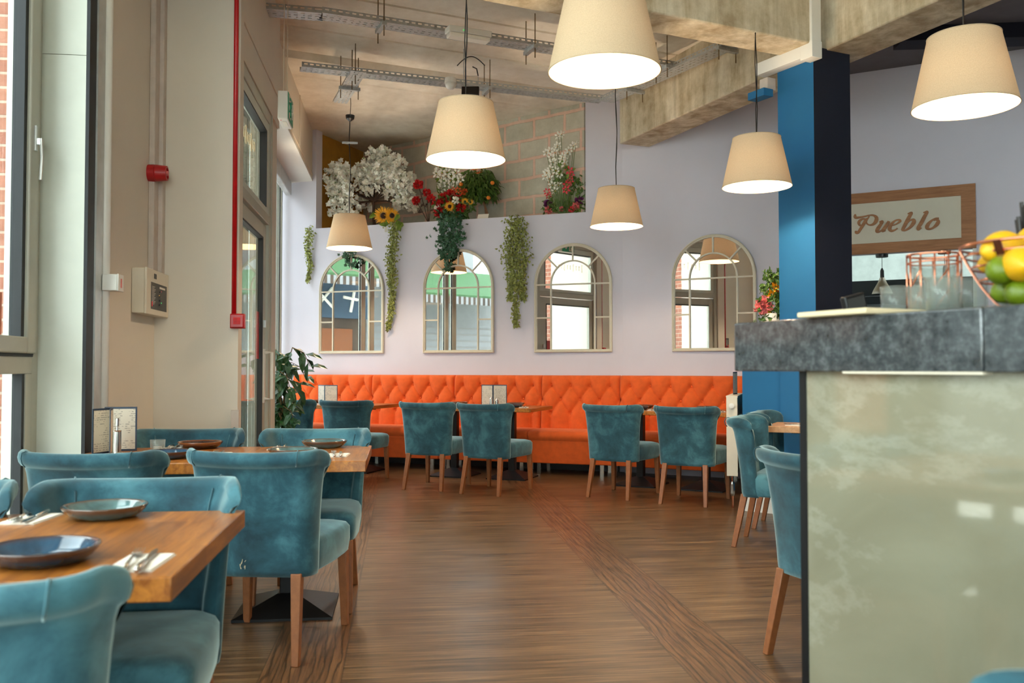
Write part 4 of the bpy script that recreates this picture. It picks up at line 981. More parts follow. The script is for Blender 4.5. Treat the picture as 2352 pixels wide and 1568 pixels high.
plate(at_z(241, 1187, T), 'glaze_teal', 'pale blue plate at the far side of the nearest table'); plate(at_z(98, 1290, T), 'glaze_blue', 'deep blue plate at the near side of the nearest table', 1.02)
setting(at_z(324, 1294, T), R(-3), 'at the near right corner of the nearest table'); setting(at_z(72, 1193, T), R(-6), 'at the far left of the nearest table', flip=True)
plate(at_z(460, 1029, T), 'glaze_brown', 'dark brown plate at the far left of the second table'); plate(at_z(387, 1052, T), 'glaze_blue', 'blue plate half hidden behind the left chair at the second table')
plate(at_z(745, 1027, T), 'glaze_teal', 'plate at the far right of the second table', 1.05); plate(at_z(672, 1047, T), 'glaze_teal', 'speckled plate with brown rim behind the large chair at the second table', 1.02)
setting(at_z(645, 1030, T), R(-8), 'at the far middle of the second table', flip=True); setting(at_z(776, 1046, T), R(-4), 'at the near right corner of the second table')
setting(at_z(500, 1044, T), R(-6), 'at the near middle of the second table'); setting(at_z(398, 1030, T), R(-6), 'at the far left of the second table', flip=True)
# menus, pepper mill, candle glass
def menu(p, rz, Hh, W, panels, label, cover='navy_leather', z=.76, group=None):
    r = empty('menu', (p[0], p[1], z), rz); x, y = 0, 0; cv = MB(); pg = MB()
    for k, ang in enumerate(panels):
        M4 = Matrix.Translation((x, y, 0)) @ Matrix.Rotation(R(ang), 4, 'Z')
        mb = MB(); mb.box(0, W, -.002, .002, 0, Hh, M4); obj('cover', mb, cover, r, bevel=.001)
        mb = MB(); mb.box(.008, W - .008, -.0032, .0032, .010, Hh - .010, M4); obj('page', mb, 'printed_page', r)
        x += math.cos(R(ang)) * W; y += math.sin(R(ang)) * W
    return tag(r, label, 'menu', group)
p = at_z(211, 1045, T); menu((p.x, p.y), 0, .222, .14, (67, -78), 'folded menu standing at the left of the second table, its pages turned sideways')
p = at_z(239, 1036, T); menu((p.x, p.y), 0, .222, .155, (4,), 'open navy bordered menu page standing behind the pepper mill')
p = at_z(268, 1046, T); r = empty('pepper_mill', p)
obj('body', MB().lathe([(0, 0), (.024, 0), (.026, .012), (.020, .018), (.0195, .115), (.021, .12), (.006, .122), (.0, .122)], seg=28), 'steel', r, smooth=False); obj('crank', MB().lathe([(0, .12), (.005, .12), (.0045, .14), (.009, .142), (.009, .178), (0, .18)], seg=16), 'steel', r)
tag(r, 'steel pepper mill in front of the open menu on the second table', 'pepper mill')
p = at_z(362, 1037, T); r = empty('candle_glass', p); obj('glass', MB().lathe([(.0, 0), (.034, 0), (.037, .06), (.035, .06), (.032, .006), (0, .006)], seg=32), 'drinking_glass', r, smooth=True); obj('candle', MB().lathe([(0, .006), (.02, .006), (.02, .026), (0, .026)], seg=20), 'paper', r)
tag(r, 'short clear glass candle holder on the second table', 'candle holder')
# things on the banquette tables
NM = {'1a': 'nearest the leafy plant', '1b': 'behind the second chair', '2a': 'left of the middle pair', '2b': 'right of the middle pair', '3a': 'second from the radiator', '3b': 'next to the radiator'}
for k, (px_, py_, lab) in {'1a': (766, 914, 0), '1b': (852, 916, 0), '2a': (1071, 919, 0), '2b': (1197, 922, 0), '3a': (1499, 923, 0), '3b': (1643, 925, 0)}.items():
    c, rz = BT[k]; d = ray(px_, 900); s = None
    M2 = Matrix.Rotation(rz, 2); u = M2 @ V(1, 0); w = M2 @ V(0, 1)
    o1 = c + w * .17 + u * .0; plate((c - w * .12) + u * (.02 if k != '2b' else .05), 'glaze_blue', 'dark plate on the near side of the banquette table ' + NM[k], .95, group='dark plates on the banquette tables')
    plate(c + w * .22 - u * .05, 'glaze_brown', 'dark plate on the far side of the banquette table ' + NM[k], .95, group='dark plates on the banquette tables')
    setting(c - w * .17 + u * .19, rz + R(15), 'on the banquette table ' + NM[k])
def on_table(k, px_, wv):
    c, rz = BT[k]; M2 = Matrix.Rotation(rz, 2); w = M2 @ V(0, 1); Q = c + w * wv; d = ray(px_, 910); kk = (Q.x * w.x + Q.y * w.y) / (d.x * w.x + d.y * w.y); return (d.x * kk, d.y * kk)
menu(on_table('1a', 731, .0), RZ1, .22, .155, (-30, 10), 'blue menu standing on the table nearest the leafy plant', cover='sign_blue')
menu(on_table('2b', 1106, .02), RZ1, .235, .15, (-12, 15), 'open navy menu standing on the middle pair of banquette tables')
menu((V(2.93, 7.75)), R(55), .20, .14, (0, 20), 'menu standing on top of the radiator', z=.942)
for i, (px_, h_) in enumerate(((1128, .085), (1141, .07))):
    p = on_table('2a' if i == 0 else '2b', px_, -.08 if i else -.08); p = on_table('2b', px_, -.10)
    r = empty('pepper_mill' if i == 0 else 'salt_shaker', (p[0], p[1], .76)); obj('body', MB().lathe([(0, 0), (.019, 0), (.018, h_), (.012, h_ + .008), (0, h_ + .008)], seg=20), 'steel', r); obj('cap', MB().lathe([(0, h_ + .008), (.008, h_ + .008), (.007, h_ + .02), (0, h_ + .02)], seg=12), 'steel', r)
    tag(r, ('taller' if i == 0 else 'shorter') + ' steel mill in front of the menu on the middle banquette tables', 'mill')
# small pale table
M2 = Matrix.Rotation(math.atan2(e1.y, e1.x), 2)
plate(V(2.605, 6.266) + e1 * .36 + e2 * .30, 'glaze_brown', 'dark plate on the small pale table beside the counter'); setting(V(2.605, 6.266) + e1 * .22 + e2 * .12, math.atan2(e1.y, e1.x) + R(70), 'on the small pale table')

# ================================================================= bar counter
ca = V(.841, 2.217); cd_ = V(.321, -.947).normalized(); cn = V(.947, .321); zc = 1.293
ra = math.atan2(cd_.y, cd_.x); bar = empty('bar_counter', (ca.x, ca.y, 0), ra)      # local x towards the camera, local y away from the room side
LC = 3.4
obj('countertop', MB().box(0, .70, -.0, .62, zc - .122, zc), 'granite_grey', bar, bevel=.004)
obj('countertop', MB().box(.702, LC, .0, .62, zc - .122, zc), 'granite_grey', bar, bevel=.004)
pe = at_pl(1853, 900, ca + cn * .03, cn); x0 = (V(pe.x, pe.y) - ca).dot(cd_)
obj('front_panel', MB().box(x0, LC, .03, .05, 0, zc - .122), 'marble_sage', bar); obj('corner_strip', MB().box(x0 - .02, x0, .026, .06, 0, zc - .122), 'black_metal', bar)
obj('carcass', MB().box(x0 - .01, LC, .055, .56, 0, zc - .122), 'paint_blue', bar)
obj('edge_highlight', MB().box(.36, .70, .001, .03, zc - .126, zc - .121), 'cream_plastic', bar)  # highlight along the slab's lower edge, put in as a pale strip
tag(bar, 'tall bar counter with grey stone top and polished pale green marble front', 'counter')
def onbar(px_, off):      # point on the worktop seen at pixel column px_, off metres behind the edge
    Q = ca + cn * off; d = ray(px_, 700); k = (Q.x * cn.x + Q.y * cn.y) / (d.x * cn.x + d.y * cn.y); return V(d.x * k, d.y * k)
def tumbler(px_, off, rad, h_, label, ribs=24):
    p = onbar(px_, off); r = empty('drinking_glass', (p.x, p.y, zc)); prof = [(0, 0), (rad * .86, 0), (rad, h_), (rad - .003, h_), (rad * .84 - .003, .008), (0, .008)]
    mb = MB().lathe(prof, seg=ribs * 2)
    for i, v in enumerate(mb.v):
        a = (i // len(prof)) % 2; k = 1.0 if a else .96
        if i % len(prof) in (1, 2): mb.v[i] = (v[0] * k, v[1] * k, v[2])
    obj('bowl', mb, 'drinking_glass', r, smooth=True); obj('rim', MB().tube([(rad * math.cos(2 * PI * i / 32), rad * math.sin(2 * PI * i / 32), h_) for i in range(32)], .0012, 5, closed=True), 'drinking_glass', r, smooth=True); return tag(r, label, 'glass', 'glasses on the bar counter')
tumbler(2060, .34, .040, .088, 'wide ribbed tumbler left of the copper basket on the counter')
tumbler(2232, .30, .036, .085, 'ribbed tumbler between the copper basket and the fruit bowl'); tumbler(2165, .16, .036, .080, 'ribbed tumbler in front of the copper basket')
tumbler(2312, .36, .028, .058, 'small low glass behind the left rim of the fruit bowl'); tumbler(2118, .22, .033, .07, 'short glass standing beside the copper basket')
# copper wire basket
p = onbar(2146, .30); r = empty('wire_basket', (p.x, p.y, zc)); rb, hb = .058, .150
obj('rim', MB().tube([(rb * math.cos(2 * PI * i / 40), rb * math.sin(2 * PI * i / 40), hb) for i in range(40)], .0028, 8, closed=True).tube([(rb * .97 * math.cos(2 * PI * i / 40), rb * .97 * math.sin(2 * PI * i / 40), hb - .018) for i in range(40)], .002, 8, closed=True), 'copper', r, smooth=True)
mb = MB()
for k in range(12): a = 2 * PI * k / 12; mb.tube([(rb * math.cos(a), rb * math.sin(a), .0), (rb * math.cos(a), rb * math.sin(a), hb)], .0022, 6)
for k in range(0, 12, 2):
    a = 2 * PI * k / 12; b = 2 * PI * (k + 1) / 12
    for z in (.02, .07): mb.tube([(rb * math.cos(a), rb * math.sin(a), z), (rb * math.cos(b), rb * math.sin(b), z + .045)], .0018, 6)
mb.tube([(rb * math.cos(2 * PI * i / 40), rb * math.sin(2 * PI * i / 40), .002) for i in range(40)], .0028, 8, closed=True)
obj('wires', mb, 'copper', r, smooth=True); obj('candle_glass', MB().lathe([(0, .004), (.044, .004), (.048, .125), (.045, .125), (.042, .01), (0, .01)], seg=40), 'drinking_glass', r, smooth=True)
tag(r, 'copper wire basket holder on the bar counter', 'basket')
# copper wire fruit bowl with lemons and limes
p = onbar(2352, .20) + cd_ * .03 + cn * .02; r = empty('fruit_bowl', (p.x, p.y, zc)); Rb, hb = .150, .13
def bowl_r(z): return .055 + (Rb - .055) * (z / hb) ** .62
mb = MB()
for z in (.008, .035, .062, .088, .112): mb.tube([(bowl_r(z) * math.cos(2 * PI * i / 56), bowl_r(z) * math.sin(2 * PI * i / 56), z) for i in range(56)], .0026, 8, closed=True)
obj('wire_hoops', mb, 'copper', r, smooth=True); obj('rim', MB().tube([(Rb * math.cos(2 * PI * i / 56), Rb * math.sin(2 * PI * i / 56), hb) for i in range(56)], .0032, 8, closed=True), 'copper', r, smooth=True)
view = (V(0, 0) - p).normalized()
for k in range(5):
    a = math.atan2(view.y, view.x) + R(78) + k * 2 * PI / 5 - PI ; mb = MB(); w = Vector((-math.sin(a), math.cos(a), 0)) * .008
    pts = [(bowl_r(hb * t / 8) + .003, hb * t / 8) for t in range(9)]
    vs = []
    for q_, z in pts: c_ = Vector((math.cos(a) * q_, math.sin(a) * q_, z)); vs += [c_ - w, c_ + w, c_ + w + Vector((math.cos(a), math.sin(a), 0)) * .003, c_ - w + Vector((math.cos(a), math.sin(a), 0)) * .003]
    mb.add(vs, [(i * 4 + j, i * 4 + (j + 1) % 4, i * 4 + 4 + (j + 1) % 4, i * 4 + 4 + j) for i in range(8) for j in range(4)] + [(3, 2, 1, 0), (32, 33, 34, 35)]); obj('rib', mb, 'copper', r)
tag(r, 'copper wire bowl full of lemons and limes at the right edge of the counter', 'bowl')
def citrus(px_, py_, Z, rx, kind, label, ang):
    d = ray(px_, py_); c = EYEP + d * Z / (d.x * math.sin(YAW) + d.y * math.cos(YAW)); r = empty(kind, c, ang); e = .18 if kind == 'lemon' else .06
    n = 16; prof = []
    for i in range(n + 1):
        t = PI * i / n; x = -math.cos(t); prof.append((max(1e-5, math.sin(t) ** (1.0) * rx), (x + .22 * x ** 7 * (1 if kind == 'lemon' else .3)) * rx * (1.22 if kind == 'lemon' else 1.06)))
    o = obj('peel', MB().lathe(prof, seg=24, cap=False), kind, r, rot=(0, R(78), 0), smooth=True); mb = MB(); mball(mb, (prof[-1][1] * .985, 0, prof[-1][1] * .2), .003, .004, .004, 8, 5); obj('stem_end', mb, 'stem', r)
    return tag(r, label, kind, 'citrus fruit in the copper bowl')
zb_ = (p.x * math.sin(YAW) + p.y * math.cos(YAW))
citrus(2302, 570, zb_ - .03, .034, 'lemon', 'topmost lemon at the left of the copper bowl', R(10)); citrus(2345, 606, zb_ - .085, .034, 'lemon', 'lemon at the front of the copper bowl', R(60)); citrus(2378, 560, zb_, .036, 'lemon', 'lemon at the top right of the copper bowl', R(80))
citrus(2300, 620, zb_ - .06, .028, 'lime', 'lime under the topmost lemon in the copper bowl', R(30)); citrus(2312, 668, zb_ - .02, .026, 'lime', 'lime low at the left of the copper bowl', R(-20)); citrus(2342, 672, zb_ - .07, .027, 'lime', 'lime at the bottom front of the copper bowl', R(15))
citrus(2292, 600, zb_ + .02, .027, 'lemon', 'lemon tucked behind the limes in the copper bowl', R(-50)); citrus(2395, 630, zb_ - .04, .034, 'lemon', 'lemon at the far right of the copper bowl', R(20)); citrus(2380, 690, zb_, .030, 'lime', 'lime at the bottom right of the copper bowl', R(20))
pj = onbar(2372, .42); r = empty('straw_cup', (pj.x, pj.y, zc)); obj('cup', MB().lathe([(0, 0), (.036, 0), (.042, .12), (.04, .12), (.034, .005), (0, .005)], seg=28), 'black_plastic', r)
for k, (dx, dy, h_) in enumerate(((-.04, .0, .225), (-.034, .012, .22), (-.026, -.01, .25), (-.02, .01, .26), (.0, .0, .25), (.02, .01, .24))): obj('straw', MB().tube([(dx * .2, dy * .2, .01), (dx * .8, dy, h_)], .0042, 8), 'straw', r)
tag(r, 'cup of dark straws behind the fruit bowl', 'straws')
pj = onbar(2005, .10); r = obj('menu_board', MB().box(-.10, .10, -.13, .13, 0, .012), 'paper_cream', loc=(pj.x, pj.y, zc), rot=(0, 0, ra), bevel=.003); tag(r, 'thin cream tray lying on the left of the counter', 'tray')
pj = onbar(1972, .36); r = empty('card_terminal', (pj.x, pj.y, zc), R(10)); obj('body', MB().box(-.032, .032, -.01, .012, 0, .082, Matrix.Rotation(R(-14), 4, 'Y')), 'black_plastic', r, bevel=.004); obj('screen', MB().box(-.026, .026, -.012, -.010, .035, .074, Matrix.Rotation(R(-14), 4, 'Y')), 'display_glow', r)
tag(r, 'black card terminal standing behind the counter near the column', 'card terminal')

# ================================================================= restaurant sign over the hatch
NRn = NR2
sg = empty('restaurant_sign', (*JN, 0), RZ2)
def on2(px_, py_, off=.03):
    q_ = at_pl(px_, py_, JN + NR2 * off, NR2); return ((V(q_.x, q_.y) - JN).dot(RV2), q_.z)
s0, s1_, z0_, z1_ = 1.95, 3.59, 2.315, 2.93; fw_ = .105
mb = MB(); 
mb.box(s0, s1_, -.03, -.002, z1_ - fw_, z1_); mb.box(s0, s1_, -.03, -.002, z0_, z0_ + fw_); mb.box(s1_ - fw_ - .02, s1_, -.0305, -.002, z0_, z1_); mb.box(s0, s0 + fw_, -.0305, -.002, z0_, z1_)
obj('frame', mb, 'sign_oak', sg, bevel=.002); obj('board', MB().box(s0 + .02, s1_ - .02, -.018, -.002, z0_ + .02, z1_ - .02), 'sign_white', sg)
def Z5(x, y): return (1920 + x / 6.532, 480 + y / 6.532)
strokes = [
 [(290, 75, 14), (285, 110, 30), (300, 128, 26), (360, 122, 20), (430, 108, 16), (500, 92, 14), (560, 92, 18), (605, 125, 34), (600, 180, 38), (560, 225, 26), (510, 238, 16), (470, 222, 14), (455, 190, 16), (470, 150, 14), (500, 105, 12)],
 [(470, 135, 12), (445, 170, 30), (410, 230, 30), (365, 300, 28), (330, 350, 26), (300, 352, 24), (298, 325, 18)],
 [(445, 150, 14), (400, 148, 18), (355, 175, 26), (342, 210, 28), (360, 245, 18), (385, 235, 10)],
 [(650, 195, 12), (695, 185, 26), (670, 230, 30), (630, 290, 36), (612, 330, 30), (640, 340, 20), (700, 310, 14), (745, 270, 12)], [(795, 180, 24), (770, 225, 32), (725, 290, 34), (700, 325, 30), (745, 320, 12)],
 [(815, 250, 12), (880, 235, 12), (935, 205, 16), (965, 175, 24), (940, 160, 16), (885, 175, 16), (830, 230, 30), (805, 290, 36), (830, 325, 26), (880, 315, 16), (925, 285, 12)],
 [(1075, 72, 12), (1135, 55, 24), (1100, 115, 34), (1050, 210, 36), (1005, 295, 30), (985, 320, 16)], [(985, 320, 12), (1040, 318, 18), (1110, 275, 26), (1165, 205, 38), (1165, 165, 32), (1120, 165, 14), (1080, 200, 12)],
 [(1310, 55, 12), (1370, 40, 24), (1335, 100, 34), (1280, 205, 36), (1235, 280, 34), (1240, 305, 22), (1285, 280, 10)],
 [(1545, 140, 16), (1500, 140, 16), (1440, 170, 20), (1385, 225, 34), (1365, 275, 36), (1395, 298, 22), (1450, 285, 20), (1510, 235, 34), (1535, 185, 34), (1510, 160, 18), (1465, 170, 12)]]
for wi, grp in enumerate([(0, 1, 2), (3, 4), (5,), (6, 7), (8,), (9,)]):
    mb = MB()
    for gi in grp:
        raw = strokes[gi]; dense = []
        for a_, b_, c_, d_ in zip([raw[0]] + raw[:-2], raw[:-1], raw[1:], raw[2:] + [raw[-1]]):      # Catmull-Rom
            for t_ in [i / 6 for i in range(6)]:
                dense.append(tuple(.5 * ((2 * b_[j]) + (-a_[j] + c_[j]) * t_ + (2 * a_[j] - 5 * b_[j] + 4 * c_[j] - d_[j]) * t_ ** 2 + (-a_[j] + 3 * b_[j] - 3 * c_[j] + d_[j]) * t_ ** 3) for j in range(3)))
        dense.append(raw[-1]); pts = []; ws = []
        for x, y, w_ in dense: s_, z_ = on2(*Z5(x, y)); pts.append((s_, -.019 - gi * .0006, z_)); ws.append(max(.008, w_ * .00098))
        mb.ribbon(pts, ws, .008)
    obj('letter', mb, 'sign_oak', sg)
tag(sg, 'white sign with a wooden frame and wooden letters above the kitchen hatch', 'sign')
for px_, rose_y, cy0, cy1, lab in ((2023, 583, 622, 668, 'wooden cone pendant under the sign, the left one'), (2168, 575, 612, 656, 'wooden cone pendant under the sign, mostly behind the copper basket')):
    s_, _z = on2(px_, 600, .0); q_ = JN + RV2 * s_ - NR2 * .10; r = empty('small_pendant_lamp', (q_.x, q_.y, 2.32 if False else 2.318)); 
    obj('ceiling_rose', MB().lathe([(0, -.03), (.058, -.03), (.06, 0), (0, 0)], seg=24), 'black_plastic', r); obj('cord', MB().tube([(0, 0, -.03), (0, 0, -.15)], .003, 6), 'black_plastic', r)
    obj('lamp_holder', MB().lathe([(0, -.25), (.02, -.25), (.018, -.165), (.007, -.14), (0, -.14)], seg=16), 'black_plastic', r)
    obj('lamp_shade', MB().lathe([(.104, -.40), (.1, -.40), (.085, -.36), (.045, -.29), (.022, -.235), (.02, -.235)][::-1], seg=32), 'wood_shade', r, smooth=True); tag(r, lab, 'lamp', 'wooden cone pendants')
la = bpy.data.lights.new('kitchen_tube', 'AREA'); la.shape = 'RECTANGLE'; la.size = 2.2; la.size_y = .25; la.energy = 60; la.color = (.88, 1, .97)
lo = bpy.data.objects.new('kitchen_tube', la); COL.objects.link(lo); q_ = JN + RV2 * 3.0 - NR2 * .9; lo.location = (q_.x, q_.y, 3.36); lo.rotation_euler = (0, 0, RZ2)

# ================================================================= plants and flowers
def rv(a=1): return V(random.uniform(-a, a), random.uniform(-a, a), random.uniform(-a, a))
def star_leaf(mb, c, nrm, up, s):      # small ivy leaf, five points
    nrm = nrm.normalized(); a = up - nrm * up.dot(nrm); a = a.normalized() if a.length > 1e-4 else nrm.orthogonal().normalized(); b = nrm.cross(a); vs = [c]
    for k, rr in enumerate((1, .45, .8, .4, .6, .35, .3, .35, .6, .4, .8, .45)):
        g = 2 * PI * k / 12; vs.append(c + (a * math.cos(g) + b * math.sin(g)) * s * rr * .62 - nrm * s * .12 * (k % 2 == 0))
    mb.add(vs, [(0, i + 1, (i + 1) % 12 + 1) for i in range(12)])
def garland(px_, py0, py1, wid, label, mat='leaf_variegated', size=.036, dens=900, side=0, forks=1, spread=0.):
    s_ = at_pl(px_, py0, P1, NR1); s0_ = (V(s_.x, s_.y) - P1).dot(RV1); e_ = at_pl(px_, py1, P1, NR1)
    top = V(*w1(s0_, .035), min(s_.z, 2.99)); bot = V(*w1(s0_ + side, .05), e_.z); r = empty('hanging_garland', top); L = (top.z - bot.z); st = MB(); lf = MB()
    rv3 = V(RV1.x, RV1.y, 0); nr3 = V(NR1.x, NR1.y, 0)
    for f in range(forks):
        off = (f - (forks - 1) / 2) * spread; Lf = L * (1 if f == forks // 2 else .9 - .15 * abs(off) / max(.01, spread)); pts = []
        for i in range(15):
            t = i / 14; pts.append(rv3 * (off * min(1, t * 3) + side * t + .012 * math.sin(t * 11 + f)) + nr3 * (.02 + .012 * math.sin(t * 7 + f * 2)) + V(0, 0, -Lf * t))
        st.tube([rv3 * off * .2 - nr3 * .12 + V(0, 0, .02), nr3 * .0 + V(0, 0, .03)] + pts, .003, 5)
        for k in range(dens // forks):
            t = random.random() ** .85; i = min(13, int(t * 14)); q = pts[i].lerp(pts[i + 1], t * 14 - i); w = wid * (.5 + .5 * math.sin(PI * min(1, .25 + t * .8))) * (1 - .55 * t)
            c = q + rv3 * random.gauss(0, w * .45) + nr3 * abs(random.gauss(0, w * .3)) + V(0, 0, random.uniform(-.02, .02))
            if size > .04: star_leaf(lf, c, nr3 + rv(.7), V(0, 0, 1) + rv(.6), size * random.uniform(.6, 1.2))
            else: lf.leaf(c, rv() + V(0, 0, -.4), nr3 + rv(.6), size * random.uniform(.7, 1.3), size * .6, .2)
    obj('vine_stem', st, 'stem', r); obj('leaves', lf, mat, r); return tag(r, label, 'plant')
random.seed(11)
garland(716, 523, 646, .07, 'leftmost pale variegated garland hanging over the ledge', dens=420)
garland(911, 512, 756, .095, 'variegated garland hanging between the first and second mirror', dens=1300, side=-.06)
garland(1191, 500, 752, .15, 'wide variegated garland hanging between the second and third mirror', dens=1900, forks=3, spread=.075)
garland(1043, 492, 622, .20, 'dark green ivy trailing over the second mirror', mat='ivy', size=.075, dens=330, forks=3, spread=.07, side=-.05)
garland(812, 576, 615, .16, 'short ivy sprig showing between the far lamp and the leftmost mirror', mat='ivy', size=.075, dens=40, forks=2, spread=.1)

def ledge(px_, back, z=2.978):      # point on the niche floor, back metres behind the face of the wall
    Q = P1 - NR1 * back; q_ = at_pl(px_, 500, Q, NR1); return V(q_.x, q_.y, z)
def lpt(px_, py_, back): Q = P1 - NR1 * back; return at_pl(px_, py_, Q, NR1)
def blossom(mb, c, s, n=5):
    ax = rv().normalized(); a = ax.orthogonal().normalized(); b = ax.cross(a)
    for k in range(n):
        g = 2 * PI * k / n + random.random() * .3; d = a * math.cos(g) + b * math.sin(g); w = ax.cross(d); up = ax * s * .35
        mb.add([c, c + d * s * .55 + w * s * .38 + up * .6, c + d * s * 1.0 + up, c + d * s * .55 - w * s * .38 + up * .6], [(0, 1, 2, 3)])
# white blossom tree
base = ledge(862, .50); tr = empty('blossom_tree', base); random.seed(3)
def rel(px_, py_, back): return lpt(px_, py_, back) - base
tk = MB(); fork = rel(858, 462, .5); tk.tube([V(0, 0, 0), rel(858, 500, .5), fork], [.022, .018, .016], 8)
blobs = [(775, 400, 34, 40, .24), (790, 445, 40, 42, .26), (760, 425, 18, 30, .2), (800, 480, 30, 28, .26), (765, 478, 14, 24, .18), (870, 355, 32, 26, .5), (862, 390, 52, 36, .45), (905, 385, 38, 36, .48), (840, 425, 34, 28, .42), (900, 425, 48, 34, .48), (930, 440, 26, 40, .5), (945, 470, 12, 24, .5), (890, 400, 60, 20, .45), (835, 395, 26, 28, .42), (805, 400, 26, 20, .34), (945, 405, 14, 16, .5), (915, 470, 18, 16, .5), (838, 470, 18, 22, .55)]
bl = MB(); lf = MB()
for bx, by, rx, ry, bk in blobs:
    c = rel(bx, by, bk); tk.tube([fork, fork.lerp(c, .5) + V(0, 0, .03), c], [.012, .008, .004], 6)
    sx = rx * .0052; sz = ry * .0052
    for k in range(int(rx * ry * .085)):
        d = rv(); d = d.normalized() * random.random() ** .45
        q = c + V(RV1.x, RV1.y, 0) * d.x * sx + V(NR1.x, NR1.y, 0) * d.y * .13 + V(0, 0, d.z * sz)
        blossom(bl, q, random.uniform(.034, .050)); 
        if random.random() < .12: lf.leaf(q, rv(), rv(), .035, .02)
        if random.random() < .25: blossom(bl, q + rv(.02), .032)
obj('trunk', tk, 'twig', tr); obj('blossoms', bl, 'petal_white', tr)['kind'] = 'stuff'; obj('leaves', lf, 'leaf_bright', tr); tag(tr, 'artificial tree of white blossom filling the left of the niche', 'tree')
# sunflowers
def flower_disc(parent, c, nrm, rr, petals, mat, centre, name='flower_head', rows=2):
    nrm = nrm.normalized(); a = nrm.orthogonal().normalized(); b = nrm.cross(a); mb = MB()
    for q_ in range(rows):
        for k in range(petals):
            g = 2 * PI * (k + .5 * q_) / petals; d = (a * math.cos(g) + b * math.sin(g)); mb.leaf(c + d * rr * .3 + nrm * .004 * q_, d + nrm * (.15 + .2 * q_), nrm, rr * random.uniform(.66, .9), rr * (.15 if rows > 1 else .5), .1, .1)
    h_ = obj(name, mb, mat, parent)
    if centre: m = MB(); k_ = rr * (.32 if rows > 1 else .10); mball(m, c + nrm * .006, k_, k_, k_, 12, 7); cc = obj('seed_head', m, centre, h_)
    return h_
vw = V(-.1, -1, -.25)
base = ledge(893, .04); sf = empty('sunflower_bunch', base); st = MB()
for px_, py_, rr in ((881, 495, .115), (900, 495, .095)):
    c = lpt(px_, py_, -.05) - base; flower_disc(sf, c, vw + V(.3 if px_ > 890 else -.1, 0, 0), rr, 15, 'petal_yellow', 'seed_brown'); st.tube([(0, .05, .01), (c.x * .5, c.y * .5 + .06, .03), tuple(c)], .005, 6)
obj('stems', st, 'stem_green', sf); lf = MB()
for px_, py_, s_ in ((866, 488, .13), (880, 512, .14), (918, 492, .12), (892, 515, .12), (912, 505, .16), (925, 510, .14)):
    c = lpt(px_, py_, -.04) - base; lf.leaf(c, V(random.uniform(-1, 1), -.2, random.uniform(-.6, .6)), vw, s_, s_ * .5)
obj('leaves', lf, 'leaf_bright', sf); obj('price_tag', MB().box(-.03, .03, -.006, -.004, -.10, -.03), 'paper', sf, loc=(-.02, -.03, .0)); tag(sf, 'pair of sunflowers leaning over the ledge edge', 'flowers')
# red roses on dark stems
base = ledge(985, .12); rs = empty('red_rose_bunch', base); st = MB()
for px_, py_, rr in ((961, 424, .062), (980, 442, .05), (956, 461, .055), (990, 458, .062)):
    c = lpt(px_, py_, .1) - base; mb = MB()
    for k in range(44): d = rv().normalized(); mb.leaf(c + d * rr * .35, d + rv(.4) + V(0, 0, .3), rv(), rr * .85, rr * .8, .3)
    obj('rose', mb, 'petal_red', rs); st.tube([(0, .02, 0), tuple(c * .5), tuple(c)], .005, 6)
    for k in range(3): st.leaf(c * (.5 + .15 * k), rv(), rv(), .07, .03)
obj('stems', st, 'twig', rs); tag(rs, 'tall red roses on dark stems beside the white blossom tree', 'flowers')
# mixed red and orange bouquet with small sunflower
def mixed(px_, base_py, items, leafspec, label, back=.14, name='flower_arrangement', stems_to=True):
    base = ledge(px_, back); r = empty(name, base); st = MB()
    for (x, y, rr, mat, kind, bk) in items:
        c = lpt(x, y, bk) - base
        if kind == 'disc': flower_disc(r, c, vw + rv(.3), rr, 14, mat, 'seed_brown' if mat == 'petal_yellow' and rr > .05 else 'leaf_dark')
        elif kind == 'star': flower_disc(r, c, vw + rv(.5), rr, 6, mat, 'petal_yellow', rows=1)
        else:
            mb = MB()
            for k in range(34): d = rv().normalized(); mb.leaf(c + d * rr * .35, d + rv(.4), rv(), rr * .9, rr * .7, .3)
            obj('flower_head', mb, mat, r)
        if stems_to: st.tube([(c.x * .3, .0, 0), tuple(c)], .003, 5)
    if stems_to: obj('stems', st, 'stem_green', r)
    for (mat, n, x0, x1, y0, y1, bk, s_) in leafspec:
        lf = MB()
        for k in range(n):
            c = lpt(random.uniform(x0, x1), random.uniform(y0, y1), bk + random.uniform(-.06, .08)) - base
            lf.leaf(c, rv() + V(0, -.1, -.1), rv() + V(0, -1, .3), s_ * random.uniform(.7, 1.3), s_ * .42)
        obj('foliage', lf, mat, r)
    return tag(r, label, 'flowers')
mixed(1038, 490, [(1013, 470, .075, 'petal_red', 'ball', .1), (1008, 488, .06, 'petal_red', 'ball', .08), (1022, 455, .07, 'petal_red', 'ball', .12), (1040, 447, .075, 'petal_red', 'ball', .14), (1032, 470, .06, 'petal_red', 'ball', .12), (1060, 478, .065, 'petal_red', 'ball', .1), (1055, 455, .05, 'petal_red', 'ball', .14),
   (1033, 474, .065, 'petal_yellow', 'disc', .02), (1046, 460, .045, 'petal_white', 'ball', .04), (1042, 437, .05, 'petal_orange', 'star', .1), (1052, 437, .045, 'petal_orange', 'star', .12), (1066, 440, .045, 'petal_orange', 'ball', .14), (1068, 463, .045, 'petal_yellow', 'disc', .08), (1080, 464, .04, 'petal_yellow', 'disc', .1), (1004, 473, .04, 'petal_white', 'ball', .08)],
   [('leaf_mid', 160, 1000, 1085, 455, 497, .12, .08), ('ivy', 70, 1005, 1060, 485, 505, .02, .07)], 'red and orange bouquet with small yellow sunflowers in the middle of the niche')
